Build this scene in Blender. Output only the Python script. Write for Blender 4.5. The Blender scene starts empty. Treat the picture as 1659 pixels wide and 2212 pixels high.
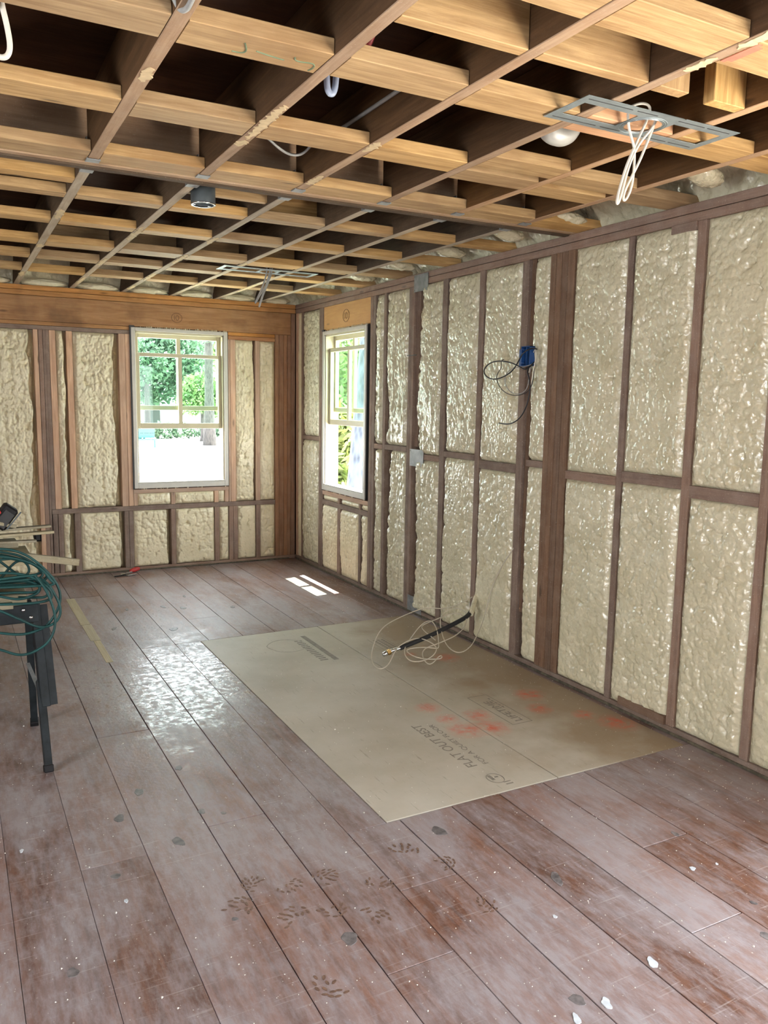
import bpy, bmesh, math, random
import numpy as np
from mathutils import Vector, Matrix

# ------------------------------------------------------------ camera
sc = bpy.context.scene
COL = sc.collection
cd = bpy.data.cameras.new('camera')
cam = bpy.data.objects.new('camera', cd)
COL.objects.link(cam)
cd.sensor_fit = 'HORIZONTAL'
cd.sensor_width = 36.0
cd.lens = 36.0 * 1746.0 / 1659.0
cd.clip_start = 0.02
cd.clip_end = 300
cam.location = (-2.8936, -7.1906, 1.5152)
cam.rotation_euler = (1.43498641, -0.0167033510, -0.490797060)
sc.camera = cam
CAM = np.array((-2.8936, -7.1906, 1.5152))

# ------------------------------------------------------------ world, sun, added lamps, exposure
world = bpy.data.worlds.new('sky')
sc.world = world
world.use_nodes = True
bg = world.node_tree.nodes['Background']
bg.inputs['Color'].default_value = (0.88, 0.94, 1.0, 1)
bg.inputs['Strength'].default_value = 10.0


def lamp(name, kind, loc, direction, energy, color, size=None, size_y=None, angle=None):
    d = bpy.data.lights.new(name, kind)
    o = bpy.data.objects.new(name, d)
    COL.objects.link(o)
    o.location = loc
    o.rotation_euler = Vector(direction).to_track_quat('-Z', 'Y').to_euler()
    d.energy = energy
    d.color = color
    if size:
        d.shape = 'RECTANGLE'
        d.size = size
        d.size_y = size_y
    if angle:
        d.angle = angle
    return o


lamp('sun', 'SUN', (4, -3, 9), (-.265, -.05, -1), 42.0, (1.0, 0.96, 0.88), angle=math.radians(.5))
# added lamp at an assumed door, standing in for sunlight bounced off the floor
lamp('fill_assumed_door', 'AREA', (.12, -6.55, .36), (-.50, .10, .86), 34, (1.0, .90, .74), 1.1, .55)
lamp('fill_assumed_rear_window', 'AREA', (-2.7, -9.45, 1.50), (.05, 1, -.9), 9, (.76, .87, 1.0), 1.1, 1.1)  # added cool fill lamp at an assumed rear window, both out of view
lamp('fill_left', 'AREA', (-5.56, -5.9, 1.35), (1, .10, -.18), 24, (1.0, .97, .92), 1.5, 1.2)  # added fill lamp that brightens the right wall, no known window there
# sampling guides for the sky in each opening (they give off no light); patio door and rear window are assumed
for pn, ploc, pdir, px_, py_ in (('portal_back_window', (-1.08, .14, 1.42), (0, -1, 0), .84, 1.38), ('portal_right_window', (.14, -1.075, 1.42), (-1, 0, 0), .84, 1.38),
                                 ('portal_assumed_door', (.14, -7.0, 1.03), (-1, 0, 0), 1.9, 2.06), ('portal_assumed_rear_window', (-2.7, -9.62, 1.5), (0, 1, 0), 1.2, 1.2)):
    po_ = lamp(pn, 'AREA', ploc, pdir, 1, (1, 1, 1), px_, py_)
    po_.data.cycles.is_portal = True

sc.view_settings.view_transform = 'Standard'
sc.view_settings.look = 'None'
sc.view_settings.exposure = 0.78
sc.view_settings.gamma = 1.0
sc.view_settings.use_curve_mapping = False
sc.cycles.max_bounces = 8
sc.cycles.diffuse_bounces = 5
sc.cycles.transparent_max_bounces = 16
sc.cycles.sample_clamp_indirect = 6.0
sc.cycles.use_adaptive_sampling = True
sc.cycles.adaptive_threshold = 0.025

rng = random.Random(7)

# ------------------------------------------------------------ materials
MATS = {}


class NT:
    """small helper round a node tree"""
    def __init__(self, name):
        self.m = bpy.data.materials.new(name)
        self.m.use_nodes = True
        self.t = self.m.node_tree
        self.b = self.t.nodes['Principled BSDF']
        self.out = self.t.nodes['Material Output']
        MATS[name] = self.m

    def n(self, typ, **kw):
        nd = self.t.nodes.new(typ)
        for k, v in kw.items():
            setattr(nd, k, v)
        return nd

    def l(self, a, b):
        self.t.links.new(a, b)

    def setin(self, sock, v):
        if hasattr(v, 'is_linked') or isinstance(v, bpy.types.NodeSocket):
            self.l(v, sock)
        else:
            sock.default_value = v

    def noise(self, vec, scale, detail=4, rough=.55, dist=0.0):
        nd = self.n('ShaderNodeTexNoise')
        nd.inputs['Scale'].default_value = scale
        nd.inputs['Detail'].default_value = detail
        nd.inputs['Roughness'].default_value = rough
        nd.inputs['Distortion'].default_value = dist
        if vec is not None:
            self.l(vec, nd.inputs['Vector'])
        return nd.outputs['Fac']

    def voronoi(self, vec, scale, feature='F1', rand=1.0):
        nd = self.n('ShaderNodeTexVoronoi', feature=feature)
        nd.inputs['Scale'].default_value = scale
        nd.inputs['Randomness'].default_value = rand
        if vec is not None:
            self.l(vec, nd.inputs['Vector'])
        return nd.outputs['Distance']

    def ramp(self, fac, stops):
        nd = self.n('ShaderNodeValToRGB')
        el = nd.color_ramp.elements
        while len(el) < len(stops):
            el.new(0.5)
        for e, (p, c) in zip(el, stops):
            e.position = p
            e.color = (*c, 1) if len(c) == 3 else c
        self.l(fac, nd.inputs['Fac'])
        return nd.outputs['Color']

    def rng(self, fac, a, b, c=0.0, d=1.0):
        nd = self.n('ShaderNodeMapRange')
        nd.inputs['From Min'].default_value = a
        nd.inputs['From Max'].default_value = b
        nd.inputs['To Min'].default_value = c
        nd.inputs['To Max'].default_value = d
        self.l(fac, nd.inputs['Value'])
        return nd.outputs['Result']

    def mix(self, fac, a, b, blend='MIX'):
        nd = self.n('ShaderNodeMix', data_type='RGBA', blend_type=blend)
        self.setin(nd.inputs[0], fac)
        self.setin(nd.inputs[6], a if not isinstance(a, tuple) else (*a, 1)[:4])
        self.setin(nd.inputs[7], b if not isinstance(b, tuple) else (*b, 1)[:4])
        return nd.outputs[2]

    def math(self, op, a, b=None):
        nd = self.n('ShaderNodeMath', operation=op)
        self.setin(nd.inputs[0], a)
        if b is not None:
            self.setin(nd.inputs[1], b)
        return nd.outputs[0]

    def bump(self, h, strength=.3, dist=.01):
        nd = self.n('ShaderNodeBump')
        nd.inputs['Strength'].default_value = strength
        nd.inputs['Distance'].default_value = dist
        self.l(h, nd.inputs['Height'])
        self.l(nd.outputs['Normal'], self.b.inputs['Normal'])

    def objvec(self, scale=(1, 1, 1), shift=True):
        tc = self.n('ShaderNodeTexCoord')
        mp = self.n('ShaderNodeMapping')
        mp.inputs['Scale'].default_value = scale
        self.l(tc.outputs['Object'], mp.inputs['Vector'])
        if shift:
            oi = self.n('ShaderNodeObjectInfo')
            s = self.math('MULTIPLY', oi.outputs['Random'], 53.0)
            cb = self.n('ShaderNodeCombineXYZ')
            for i in range(3):
                self.l(s, cb.inputs[i])
            self.l(cb.outputs[0], mp.inputs['Location'])
        return mp.outputs['Vector']

    def pos(self):
        return self.n('ShaderNodeNewGeometry').outputs['Position']

    def rand(self):
        return self.n('ShaderNodeObjectInfo').outputs['Random']


def wood(name, dark, light, rough=.7, dust=0.0, dustcol=(.5, .47, .43), knots=True, stain=None, vary=.25, grain=1.0):
    k = NT(name)
    v = k.objvec((1.3, 14 * grain, 14 * grain))
    g = k.noise(v, 2.6, 7, .62, .6)
    v2 = k.objvec((2.5, 90, 90))
    f = k.noise(v2, 1.6, 3, .6)
    col = k.ramp(g, [(.28, dark), (.50, tuple((a + b) / 2 for a, b in zip(dark, light))), (.70, light)])
    col = k.mix(k.rng(f, .35, .7, 0, .45), col, dark, 'MIX')
    if knots:
        vk = k.objvec((1.6, 6.5, 6.5))
        vo = k.voronoi(vk, 1.3)
        kn = k.rng(vo, .045, .10, 1, 0)
        col = k.mix(k.math('MULTIPLY', kn, .75), col, tuple(c * .33 for c in dark))
    if stain:
        s = k.noise(k.pos(), 2.2, 4, .6)
        col = k.mix(k.rng(s, .52, .66, 0, .6), col, stain)
    r = k.rand()
    bright = k.rng(r, 0, 1, 1 - vary, 1 + vary)
    hs = k.n('ShaderNodeHueSaturation')
    k.l(bright, hs.inputs['Value'])
    k.l(k.rng(r, 0, 1, .86, 1.06), hs.inputs['Saturation'])
    k.l(col, hs.inputs['Color'])
    col = hs.outputs['Color']
    if dust > 0:
        d = k.noise(k.pos(), 9, 6, .65)
        col = k.mix(k.rng(d, .42, .68, dust * .3, dust), col, dustcol)
        sp = k.noise(k.pos(), 140, 3, .6)
        col = k.mix(k.rng(sp, .62, .72, 0, dust), col, (.62, .58, .50))
    k.l(col, k.b.inputs['Base Color'])
    k.b.inputs['Roughness'].default_value = rough
    k.b.inputs['Specular IOR Level'].default_value = .15
    k.bump(k.math('ADD', g, f), .25, .004)
    return k.m


def plain(name, col, rough=.5, metal=0.0, noise=0.15, scale=30, spec=.5):
    k = NT(name)
    f = k.noise(k.objvec(), scale, 4)
    c = k.mix(k.rng(f, .3, .7), tuple(x * (1 - noise) for x in col), tuple(min(1, x * (1 + noise)) for x in col))
    k.l(c, k.b.inputs['Base Color'])
    k.b.inputs['Roughness'].default_value = rough
    k.b.inputs['Metallic'].default_value = metal
    k.b.inputs['Specular IOR Level'].default_value = spec
    return k.m


W_STUD = wood('old_stud_wood', (.135, .080, .057), (.265, .172, .128), .8, .42, (.36, .29, .245))
W_POST = wood('dark_post_wood', (.12, .058, .030), (.26, .135, .072), .75, .25, (.36, .28, .22))
W_NEW = wood('pale_stud_wood', (.36, .21, .135), (.60, .40, .275), .75, .12, (.55, .48, .42))
W_CORNER = wood('orange_corner_wood', (.22, .095, .040), (.40, .20, .095), .7, .12, (.5, .42, .34))
W_HEAD = wood('orange_header_wood', (.27, .115, .035), (.50, .245, .085), .65, .06, (.5, .42, .32), stain=(.13, .055, .02))
W_PLYHEAD = wood('plywood_header', (.46, .24, .085), (.62, .36, .14), .6, .05, grain=.5, vary=.05)
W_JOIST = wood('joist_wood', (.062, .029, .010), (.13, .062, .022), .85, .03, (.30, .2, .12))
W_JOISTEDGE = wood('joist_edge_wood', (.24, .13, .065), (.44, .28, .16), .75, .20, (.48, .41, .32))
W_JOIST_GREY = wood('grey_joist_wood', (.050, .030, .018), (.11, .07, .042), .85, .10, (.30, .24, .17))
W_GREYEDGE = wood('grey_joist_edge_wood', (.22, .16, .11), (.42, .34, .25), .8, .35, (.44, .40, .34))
W_BLOCK = wood('blocking_wood', (.25, .135, .048), (.54, .35, .155), .65, .05, (.6, .5, .36), vary=.2, stain=(.24, .125, .045), grain=1.2)
W_BLOCKPINK = wood('pinkish_blocking_wood', (.42, .22, .12), (.62, .38, .23), .65, .05, vary=.08)
W_SUB = wood('dark_subfloor_wood', (.024, .009, .004), (.055, .023, .009), .9, 0, knots=False, grain=.4)
W_LUMBER = wood('dusty_lumber', (.19, .155, .085), (.32, .27, .165), .7, .25, (.42, .40, .34), knots=False, vary=.3)
W_FILLER = wood('pale_filler_wood', (.36, .28, .16), (.50, .41, .27), .6, .25, (.45, .42, .36), knots=False, vary=.05)
W_WALL = wood('plain_wall_boards', (.40, .33, .22), (.56, .48, .34), .8, .1, knots=False)


def foam_mat(name, a, b, rough, tint=(.52, .47, .36)):
    k = NT(name)
    n1 = k.noise(k.pos(), 4.5, 5, .6)
    col = k.ramp(n1, [(.3, a), (.7, b)])
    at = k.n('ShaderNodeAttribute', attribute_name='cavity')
    col = k.mix(k.math('MULTIPLY', at.outputs['Fac'], .55), col, (.40, .29, .11))  # yellow-brown of light bouncing inside the grooves, painted in by depth
    n2 = k.noise(k.pos(), 60, 4, .6)
    col = k.mix(k.rng(n2, .55, .8, 0, .35), col, tint)
    k.l(col, k.b.inputs['Base Color'])
    k.l(k.rng(k.noise(k.pos(), 14, 3), .35, .65, rough - .1, rough + .16), k.b.inputs['Roughness'])
    k.b.inputs['Specular IOR Level'].default_value = .85
    h = k.math('ADD', k.voronoi(k.pos(), 62, 'SMOOTH_F1'), k.math('MULTIPLY', k.noise(k.pos(), 120, 3, .5), .35))
    k.bump(h, .6, -.006)
    return k.m


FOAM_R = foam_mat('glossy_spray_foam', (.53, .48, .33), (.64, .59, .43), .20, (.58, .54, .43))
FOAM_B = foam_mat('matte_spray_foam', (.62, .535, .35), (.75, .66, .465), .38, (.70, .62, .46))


def plank_mat(name):
    k = NT(name)
    v = k.objvec((1.0, 11, 11))
    g = k.noise(v, 2.4, 7, .6, .8)
    f = k.noise(k.objvec((3, 110, 110)), 1.5, 3)
    col = k.ramp(g, [(.25, (.085, .036, .022)), (.5, (.165, .075, .048)), (.75, (.235, .115, .075))])
    col = k.mix(k.rng(f, .4, .75, 0, .4), col, (.10, .05, .035))
    hs = k.n('ShaderNodeHueSaturation')
    k.l(k.rng(k.rand(), 0, 1, .82, 1.2), hs.inputs['Value'])
    k.l(col, hs.inputs['Color'])
    col = hs.outputs['Color']
    # grey plaster dust lying on the boards
    p = k.pos()
    m1 = k.n('ShaderNodeMapping')
    m1.inputs['Scale'].default_value = (2.3, 1.0, 1)
    k.l(p, m1.inputs['Vector'])
    m2 = k.n('ShaderNodeMapping')
    m2.inputs['Scale'].default_value = (2.6, .8, 1)
    k.l(p, m2.inputs['Vector'])
    d1 = k.noise(m1.outputs[0], 1.4, 5, .62, .5)
    d1 = k.math('ADD', d1, k.rng(k.rand(), 0, 1, -.05, .05))
    d2 = k.noise(m2.outputs[0], 15, 7, .74)
    d = k.math('ADD', k.rng(d1, .34, .62, .12, .74), k.rng(d2, .42, .72, -.2, .34))
    dm = k.n('ShaderNodeClamp')
    k.l(d, dm.inputs['Value'])
    dm.inputs['Max'].default_value = .78
    col = k.mix(dm.outputs[0], col, (.335, .305, .322))
    # scratches and scuffs
    for rot, sc_ in ((.5, 46), (-.9, 60), (1.25, 54), (2.2, 50)):
        mp = k.n('ShaderNodeMapping')
        mp.inputs['Rotation'].default_value = (0, 0, rot)
        mp.inputs['Scale'].default_value = (2.2, sc_, 1)
        k.l(p, mp.inputs['Vector'])
        s = k.noise(mp.outputs[0], 1.7, 2, .5, .4)
        col = k.mix(k.rng(s, .68, .74, 0, .22), col, (.50, .47, .45))
    sp = k.voronoi(p, 46)
    sp2 = k.noise(p, 31, 2)
    spm = k.math('MULTIPLY', k.rng(sp, .09, .13, 1, 0), k.rng(sp2, .52, .6, 0, .75))
    col = k.mix(spm, col, (.50, .46, .42))
    k.l(col, k.b.inputs['Base Color'])
    # worn varnish: a shiny patch in the middle of the room
    vm = k.n('ShaderNodeVectorMath', operation='DISTANCE')
    k.l(p, vm.inputs[0])
    vm.inputs[1].default_value = (-1.82, -2.95, 0)
    wob = k.math('ADD', vm.outputs['Value'], k.rng(k.noise(p, 5, 4), .3, .7, -.35, .35))
    patch = k.rng(wob, .35, .85, 1, 0)
    patch = k.math('MULTIPLY', patch, k.rng(k.noise(p, 26, 6, .75), .44, .60, 0, 1))
    r0 = k.rng(d2, .35, .7, .38, .62)
    mr = k.n('ShaderNodeMix', data_type='FLOAT')
    k.l(patch, mr.inputs[0])
    k.l(r0, mr.inputs[2])
    mr.inputs[3].default_value = .17
    k.l(mr.outputs[0], k.b.inputs['Roughness'])
    k.l(k.rng(patch, 0, 1, .42, .9), k.b.inputs['Specular IOR Level'])
    h = k.math('ADD', k.math('MULTIPLY', g, .5), k.noise(p, 55, 4, .6))
    k.bump(k.math('ADD', h, k.math('MULTIPLY', k.noise(p, 16, 5, .65), .9)), .30, .004)
    return k.m


PLANK = plank_mat('dusty_red_floor_boards')


def ply_mat(name):
    k = NT(name)
    p = k.pos()
    n1 = k.noise(p, 2.0, 5, .6)
    col = k.ramp(n1, [(.3, (.38, .335, .26)), (.7, (.51, .47, .395))])
    mp = k.n('ShaderNodeMapping')
    mp.inputs['Scale'].default_value = (70, 7, 1)
    k.l(p, mp.inputs['Vector'])
    st = k.noise(mp.outputs[0], 1.2, 4, .6)
    col = k.mix(k.rng(st, .62, .72, 0, .45), col, (.16, .125, .08))
    # browner towards the wall where it was sprayed
    sx = k.n('ShaderNodeSeparateXYZ')
    k.l(p, sx.inputs[0])
    wob = k.math('ADD', sx.outputs['X'], k.rng(k.noise(p, 3.2, 4), .3, .7, -.3, .3))
    col = k.mix(k.rng(wob, -.72, -.25, 0, .62), col, (.25, .155, .075))
    # red marking spray
    red = None
    for (x, y, r) in ((-.27, -3.96, .10), (-.35, -4.14, .08), (-.71, -4.23, .11), (-.83, -4.20, .11), (-.84, -4.05, .07),
                      (-.68, -4.08, .09), (-.85, -3.89, .08), (-.12, -4.45, .12), (-.33, -3.25, .10), (-.20, -4.30, .07), (-.50, -3.1, .05)):
        vm = k.n('ShaderNodeVectorMath', operation='DISTANCE')
        k.l(p, vm.inputs[0])
        vm.inputs[1].default_value = (x, y, 0)
        f = k.rng(vm.outputs['Value'], r * .15, r, 1, 0)
        red = f if red is None else k.math('MAXIMUM', red, f)
    red = k.math('MULTIPLY', red, k.rng(k.noise(p, 22, 5, .7), .36, .66, .05, .95))
    col = k.mix(red, col, (.62, .105, .05))
    d2 = k.noise(p, 70, 4, .7)
    col = k.mix(k.rng(d2, .60, .72, 0, .3), col, (.50, .48, .44))
    k.l(col, k.b.inputs['Base Color'])
    k.b.inputs['Roughness'].default_value = .55
    k.b.inputs['Specular IOR Level'].default_value = .35
    k.bump(k.math('ADD', st, d2), .12, .002)
    return k.m


PLY = ply_mat('dusty_plywood')
M_KNOT = plain('dark_knot_wood', (.135, .118, .118), .5, noise=.5, scale=45)
M_DRIP = plain('white_paint_drip', (.50, .53, .57), .5, noise=.12, scale=60)
M_PRINT = plain('clean_boot_mark', (.15, .085, .058), .5, noise=.35, scale=80)
M_INK = plain('faded_grey_ink', (.20, .175, .14), .6, noise=.25, scale=50)
M_PENCIL = plain('pencil_line', (.10, .045, .02), .7)
M_CRAYON = plain('green_crayon', (.12, .16, .09), .7)
M_CRUMB = plain('white_crumbs', (.72, .69, .62), .8)
M_GRIME = plain('dark_grime', (.09, .075, .05), .9, noise=.5, scale=40)
M_WIN = plain('cream_window_paint', (.46, .41, .28), .4, noise=.03)
M_WINW = plain('white_window_frame', (.52, .49, .44), .4, noise=.03)
M_FLASH = plain('black_flashing', (.02, .02, .022), .5)
M_STEEL = plain('galvanised_steel', (.23, .235, .24), .6, .45, .25, 25)
M_PLATE = plain('grey_zinc_plate', (.27, .31, .32), .45, .55, .12, 40)
M_SLOT = plain('dark_slot', (.03, .03, .03), .8)
M_BRIGHT = plain('bright_steel', (.62, .63, .64), .25, 1.0, .1)
M_BRASS = plain('brass', (.55, .36, .13), .35, 1.0, .15)
M_CANBOX = plain('dark_grey_box_plastic', (.055, .065, .07), .5, noise=.2)
M_BLUE = plain('blue_box_plastic', (.015, .07, .24), .4, noise=.15)
M_BLACKC = plain('black_cable', (.012, .013, .018), .4)
M_GREYC = plain('grey_cable', (.30, .30, .29), .45)
M_WHITEC = plain('white_cable', (.66, .62, .54), .45, noise=.06)
M_CREAMC = plain('cream_cable', (.50, .45, .36), .5, noise=.08)
M_BLACKS = plain('black_sleeve', (.016, .016, .017), .7)
M_HORSE = plain('black_painted_steel', (.012, .015, .017), .55, 0, .5, 18, .2)
M_HOSE = plain('green_hose_rubber', (.006, .040, .038), .5, noise=.35, scale=9, spec=.3)
M_TOOL = plain('black_tool_plastic', (.010, .009, .010), .6, spec=.2)
M_RED = plain('red_plastic', (.45, .03, .03), .4)
M_PVC = plain('white_pvc', (.34, .33, .30), .3, noise=.06)
M_PAPER = plain('torn_tan_paper', (.52, .40, .24), .9, noise=.15, scale=40)
M_GROUND = plain('pale_bright_ground', (.66, .63, .58), .9, noise=.12, scale=2)
M_WHITEW = plain('white_painted_post', (.85, .85, .84), .6, noise=.02)
M_TEAL = plain('turquoise_paint', (.006, .085, .115), .5, noise=.08)
M_STAND = plain('blue_metal_stand', (.07, .22, .42), .5)
M_STAKE = plain('grey_stake', (.25, .24, .23), .8)
M_SHED = plain('grey_green_shed', (.012, .02, .017), .8, noise=.1, scale=3)
M_TAPE = plain('red_pipe', (.5, .05, .05), .4)


def leaf_mat(name, a, b):
    k = NT(name)
    f = k.noise(k.pos(), 1.7, 4, .7)
    c = k.ramp(f, [(.3, a), (.7, b)])
    k.l(c, k.b.inputs['Base Color'])
    k.b.inputs['Roughness'].default_value = .6
    tr = k.n('ShaderNodeBsdfTranslucent')
    k.l(c, tr.inputs['Color'])
    ms = k.n('ShaderNodeMixShader')
    ms.inputs[0].default_value = .35
    k.l(k.b.outputs[0], ms.inputs[1])
    k.l(tr.outputs[0], ms.inputs[2])
    k.l(ms.outputs[0], k.out.inputs['Surface'])
    return k.m


LEAF_D = leaf_mat('dark_green_leaves', (.024, .058, .036), (.065, .125, .065))
LEAF_L = leaf_mat('light_green_leaves', (.05, .115, .035), (.13, .20, .06))
LEAF_Y = leaf_mat('yellow_green_leaves', (.07, .11, .02), (.16, .16, .045))


def bark_mat(name, a, b):
    k = NT(name)
    v = k.n('ShaderNodeMapping')
    v.inputs['Scale'].default_value = (9, 9, 2.5)
    k.l(k.pos(), v.inputs['Vector'])
    f = k.voronoi(v.outputs[0], 2.2)
    c = k.ramp(f, [(.1, a), (.6, b)])
    k.l(c, k.b.inputs['Base Color'])
    k.b.inputs['Roughness'].default_value = .9
    k.bump(f, .8, .05)
    return k.m


BARK = bark_mat('grey_bark', (.009, .0085, .008), (.03, .028, .026))
BARK_B = bark_mat('blue_grey_bark', (.018, .024, .034), (.05, .06, .08))

kg = NT('window_glass')
gl = kg.n('ShaderNodeBsdfGlossy')
gl.inputs['Roughness'].default_value = .02
tp = kg.n('ShaderNodeBsdfTransparent')
tp.inputs['Color'].default_value = (.90, .97, .93, 1)
lw = kg.n('ShaderNodeLayerWeight')
fr = kg.n('ShaderNodeMapRange')
kg.l(kg.math('POWER', lw.outputs['Facing'], 4.0), fr.inputs['Value'])
fr.inputs['To Min'].default_value = .008
fr.inputs['To Max'].default_value = .40
mx = kg.n('ShaderNodeMixShader')
kg.l(fr.outputs[0], mx.inputs[0])
kg.l(tp.outputs[0], mx.inputs[1])
kg.l(gl.outputs[0], mx.inputs[2])
kg.l(mx.outputs[0], kg.out.inputs['Surface'])
GLASS = kg.m
kg2 = NT('clear_tube_plastic')
kg2.b.inputs['Base Color'].default_value = (.55, .62, .78, 1)
kg2.b.inputs['Roughness'].default_value = .12
kg2.b.inputs['Transmission Weight'].default_value = .45
kg2.l(kg2.rng(kg2.noise(kg2.pos(), 20), .3, .7, .08, .2), kg2.b.inputs['Roughness'])
TUBE = kg2.m

# ------------------------------------------------------------ mesh helpers


def link(name, me, parent=None, mat=None):
    o = bpy.data.objects.new(name, me)
    COL.objects.link(o)
    if parent is not None:
        o.parent = parent
    if mat is not None and hasattr(me, 'materials') and len(me.materials) == 0:
        me.materials.append(mat)
    return o


def tag(o, label, cat, group=None, kind=None):
    o['label'] = label
    o['category'] = cat
    if group:
        o['group'] = group
    if kind:
        o['kind'] = kind
    return o


def empty(name, loc=(0, 0, 0)):
    o = bpy.data.objects.new(name, None)
    o.empty_display_size = .05
    o.location = loc
    COL.objects.link(o)
    return o


def at(o, parent):
    """keep world place when the parent sits at its own location"""
    o.parent = parent
    o.location = Vector(o.location) - Vector(parent.location)
    return o


def chamfer(dx, dy, dz, c):
    """box of size dx,dy,dz about the origin with chamfered edges: 44 triangles"""
    hx, hy, hz = dx / 2, dy / 2, dz / 2
    c = min(c, hx * .45, hy * .45, hz * .45)
    vs, idx = [], {}
    for sx in (-1, 1):
        for sy in (-1, 1):
            for sz in (-1, 1):
                for ax, p in enumerate(((hx, hy - c, hz - c), (hx - c, hy, hz - c), (hx - c, hy - c, hz))):
                    idx[(sx, sy, sz, ax)] = len(vs)
                    vs.append((sx * p[0], sy * p[1], sz * p[2]))
    fs = []
    for s in (-1, 1):
        q = [(s, -1, -1), (s, 1, -1), (s, 1, 1), (s, -1, 1)]
        fs.append([idx[(*k, 0)] for k in (q if s > 0 else q[::-1])])
        q = [(-1, s, -1), (-1, s, 1), (1, s, 1), (1, s, -1)]
        fs.append([idx[(*k, 1)] for k in (q if s > 0 else q[::-1])])
        q = [(-1, -1, s), (1, -1, s), (1, 1, s), (-1, 1, s)]
        fs.append([idx[(*k, 2)] for k in (q if s > 0 else q[::-1])])
    for a in (-1, 1):
        for b in (-1, 1):
            fs.append([idx[(a, b, -1, 0)], idx[(a, b, 1, 0)], idx[(a, b, 1, 1)], idx[(a, b, -1, 1)]])
            fs.append([idx[(a, -1, b, 0)], idx[(a, 1, b, 0)], idx[(a, 1, b, 2)], idx[(a, -1, b, 2)]])
            fs.append([idx[(-1, a, b, 1)], idx[(1, a, b, 1)], idx[(1, a, b, 2)], idx[(-1, a, b, 2)]])
            for d in (-1, 1):
                fs.append([idx[(a, b, d, 0)], idx[(a, b, d, 1)], idx[(a, b, d, 2)]])
    return vs, fs


CACHE = {}


def fix(me):
    bm = bmesh.new()
    bm.from_mesh(me)
    bmesh.ops.recalc_face_normals(bm, faces=bm.faces)
    bm.to_mesh(me)
    bm.free()


def board_mesh(L, w, t, c, mat):
    key = (round(L, 3), round(w, 3), round(t, 3), round(c, 4), mat.name)
    if key not in CACHE:
        vs, fs = chamfer(L, w, t, c)
        me = bpy.data.meshes.new('board')
        me.from_pydata(vs, [], fs)
        fix(me)
        me.materials.append(mat)
        CACHE[key] = me
    return CACHE[key]


def board(name, parent, lo, hi, mat, c=.002, jit=0.0):
    """axis-aligned timber between two corners, grain along its longest side"""
    lo, hi = Vector(lo), Vector(hi)
    d = hi - lo
    ax = max(range(3), key=lambda i: abs(d[i]))
    if ax == 0:
        me, rot = board_mesh(d[0], d[1], d[2], c, mat), (0, 0, 0)
    elif ax == 1:
        me, rot = board_mesh(d[1], d[0], d[2], c, mat), (0, 0, math.pi / 2)
    else:
        me, rot = board_mesh(d[2], d[1], d[0], c, mat), (0, -math.pi / 2, 0)
    o = link(name, me, None)
    o.location = (lo + hi) / 2
    o.rotation_euler = rot
    if jit:
        o.rotation_euler = [r + rng.uniform(-jit, jit) for r in rot]
    if parent is not None:
        at(o, parent)
    return o


def bar(name, parent, p0, p1, w, t, mat, c=.003, roll=0.0):
    p0, p1 = Vector(p0), Vector(p1)
    d = p1 - p0
    o = link(name, board_mesh(d.length, w, t, c, mat), None)
    o.location = (p0 + p1) / 2
    q = d.to_track_quat('X', 'Z')
    o.rotation_euler = (q @ Matrix.Rotation(roll, 3, 'X').to_quaternion()).to_euler()
    if parent is not None:
        at(o, parent)
    return o


def boxes_mesh(name, bxs, mat):
    bm = bmesh.new()
    for lo, hi in bxs:
        vs = [bm.verts.new((x, y, z)) for x in (lo[0], hi[0]) for y in (lo[1], hi[1]) for z in (lo[2], hi[2])]
        for f in ((0, 1, 3, 2), (4, 6, 7, 5), (0, 4, 5, 1), (2, 3, 7, 6), (0, 2, 6, 4), (1, 5, 7, 3)):
            bm.faces.new([vs[i] for i in f])
    bmesh.ops.recalc_face_normals(bm, faces=bm.faces)
    me = bpy.data.meshes.new(name)
    bm.to_mesh(me)
    bm.free()
    me.materials.append(mat)
    return me


def curve(name, splines, r, mat, parent=None, res=3, cyclic=False, rs=None):
    cu = bpy.data.curves.new(name, 'CURVE')
    cu.dimensions = '3D'
    cu.bevel_depth = r
    cu.bevel_resolution = res
    cu.use_fill_caps = True
    cu.resolution_u = 6
    for pts in splines:
        s = cu.splines.new('NURBS')
        s.points.add(len(pts) - 1)
        for p, q in zip(s.points, pts):
            p.co = (*q, 1)
        s.use_endpoint_u = True
        s.order_u = 4 if len(pts) > 3 else len(pts)
        s.use_cyclic_u = cyclic
    cu.materials.append(mat)
    dg = bpy.data.objects.new(name, cu)
    COL.objects.link(dg)
    me = bpy.data.meshes.new_from_object(dg.evaluated_get(bpy.context.evaluated_depsgraph_get()))
    bpy.data.objects.remove(dg)
    bpy.data.curves.remove(cu)
    for p in me.polygons:
        p.use_smooth = True
    o = link(name, me, parent, mat)
    return o


def lathe(name, prof, mat, parent=None, n=32, loc=(0, 0, 0), rot=(0, 0, 0), smooth=True, close=False):
    bm = bmesh.new()
    rings = []
    for r, z in prof:
        rings.append([bm.verts.new((r * math.cos(2 * math.pi * i / n), r * math.sin(2 * math.pi * i / n), z)) for i in range(n)])
    for a, b in zip(rings, rings[1:]):
        for i in range(n):
            bm.faces.new((a[i], a[(i + 1) % n], b[(i + 1) % n], b[i]))
    if close:
        bm.faces.new(rings[0][::-1])
        bm.faces.new(rings[-1])
    bmesh.ops.recalc_face_normals(bm, faces=bm.faces)
    me = bpy.data.meshes.new(name)
    bm.to_mesh(me)
    bm.free()
    if smooth:
        for p in me.polygons:
            p.use_smooth = True
    o = link(name, me, None, mat)
    o.location = loc
    o.rotation_euler = rot
    if parent is not None:
        at(o, parent)
    return o


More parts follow.
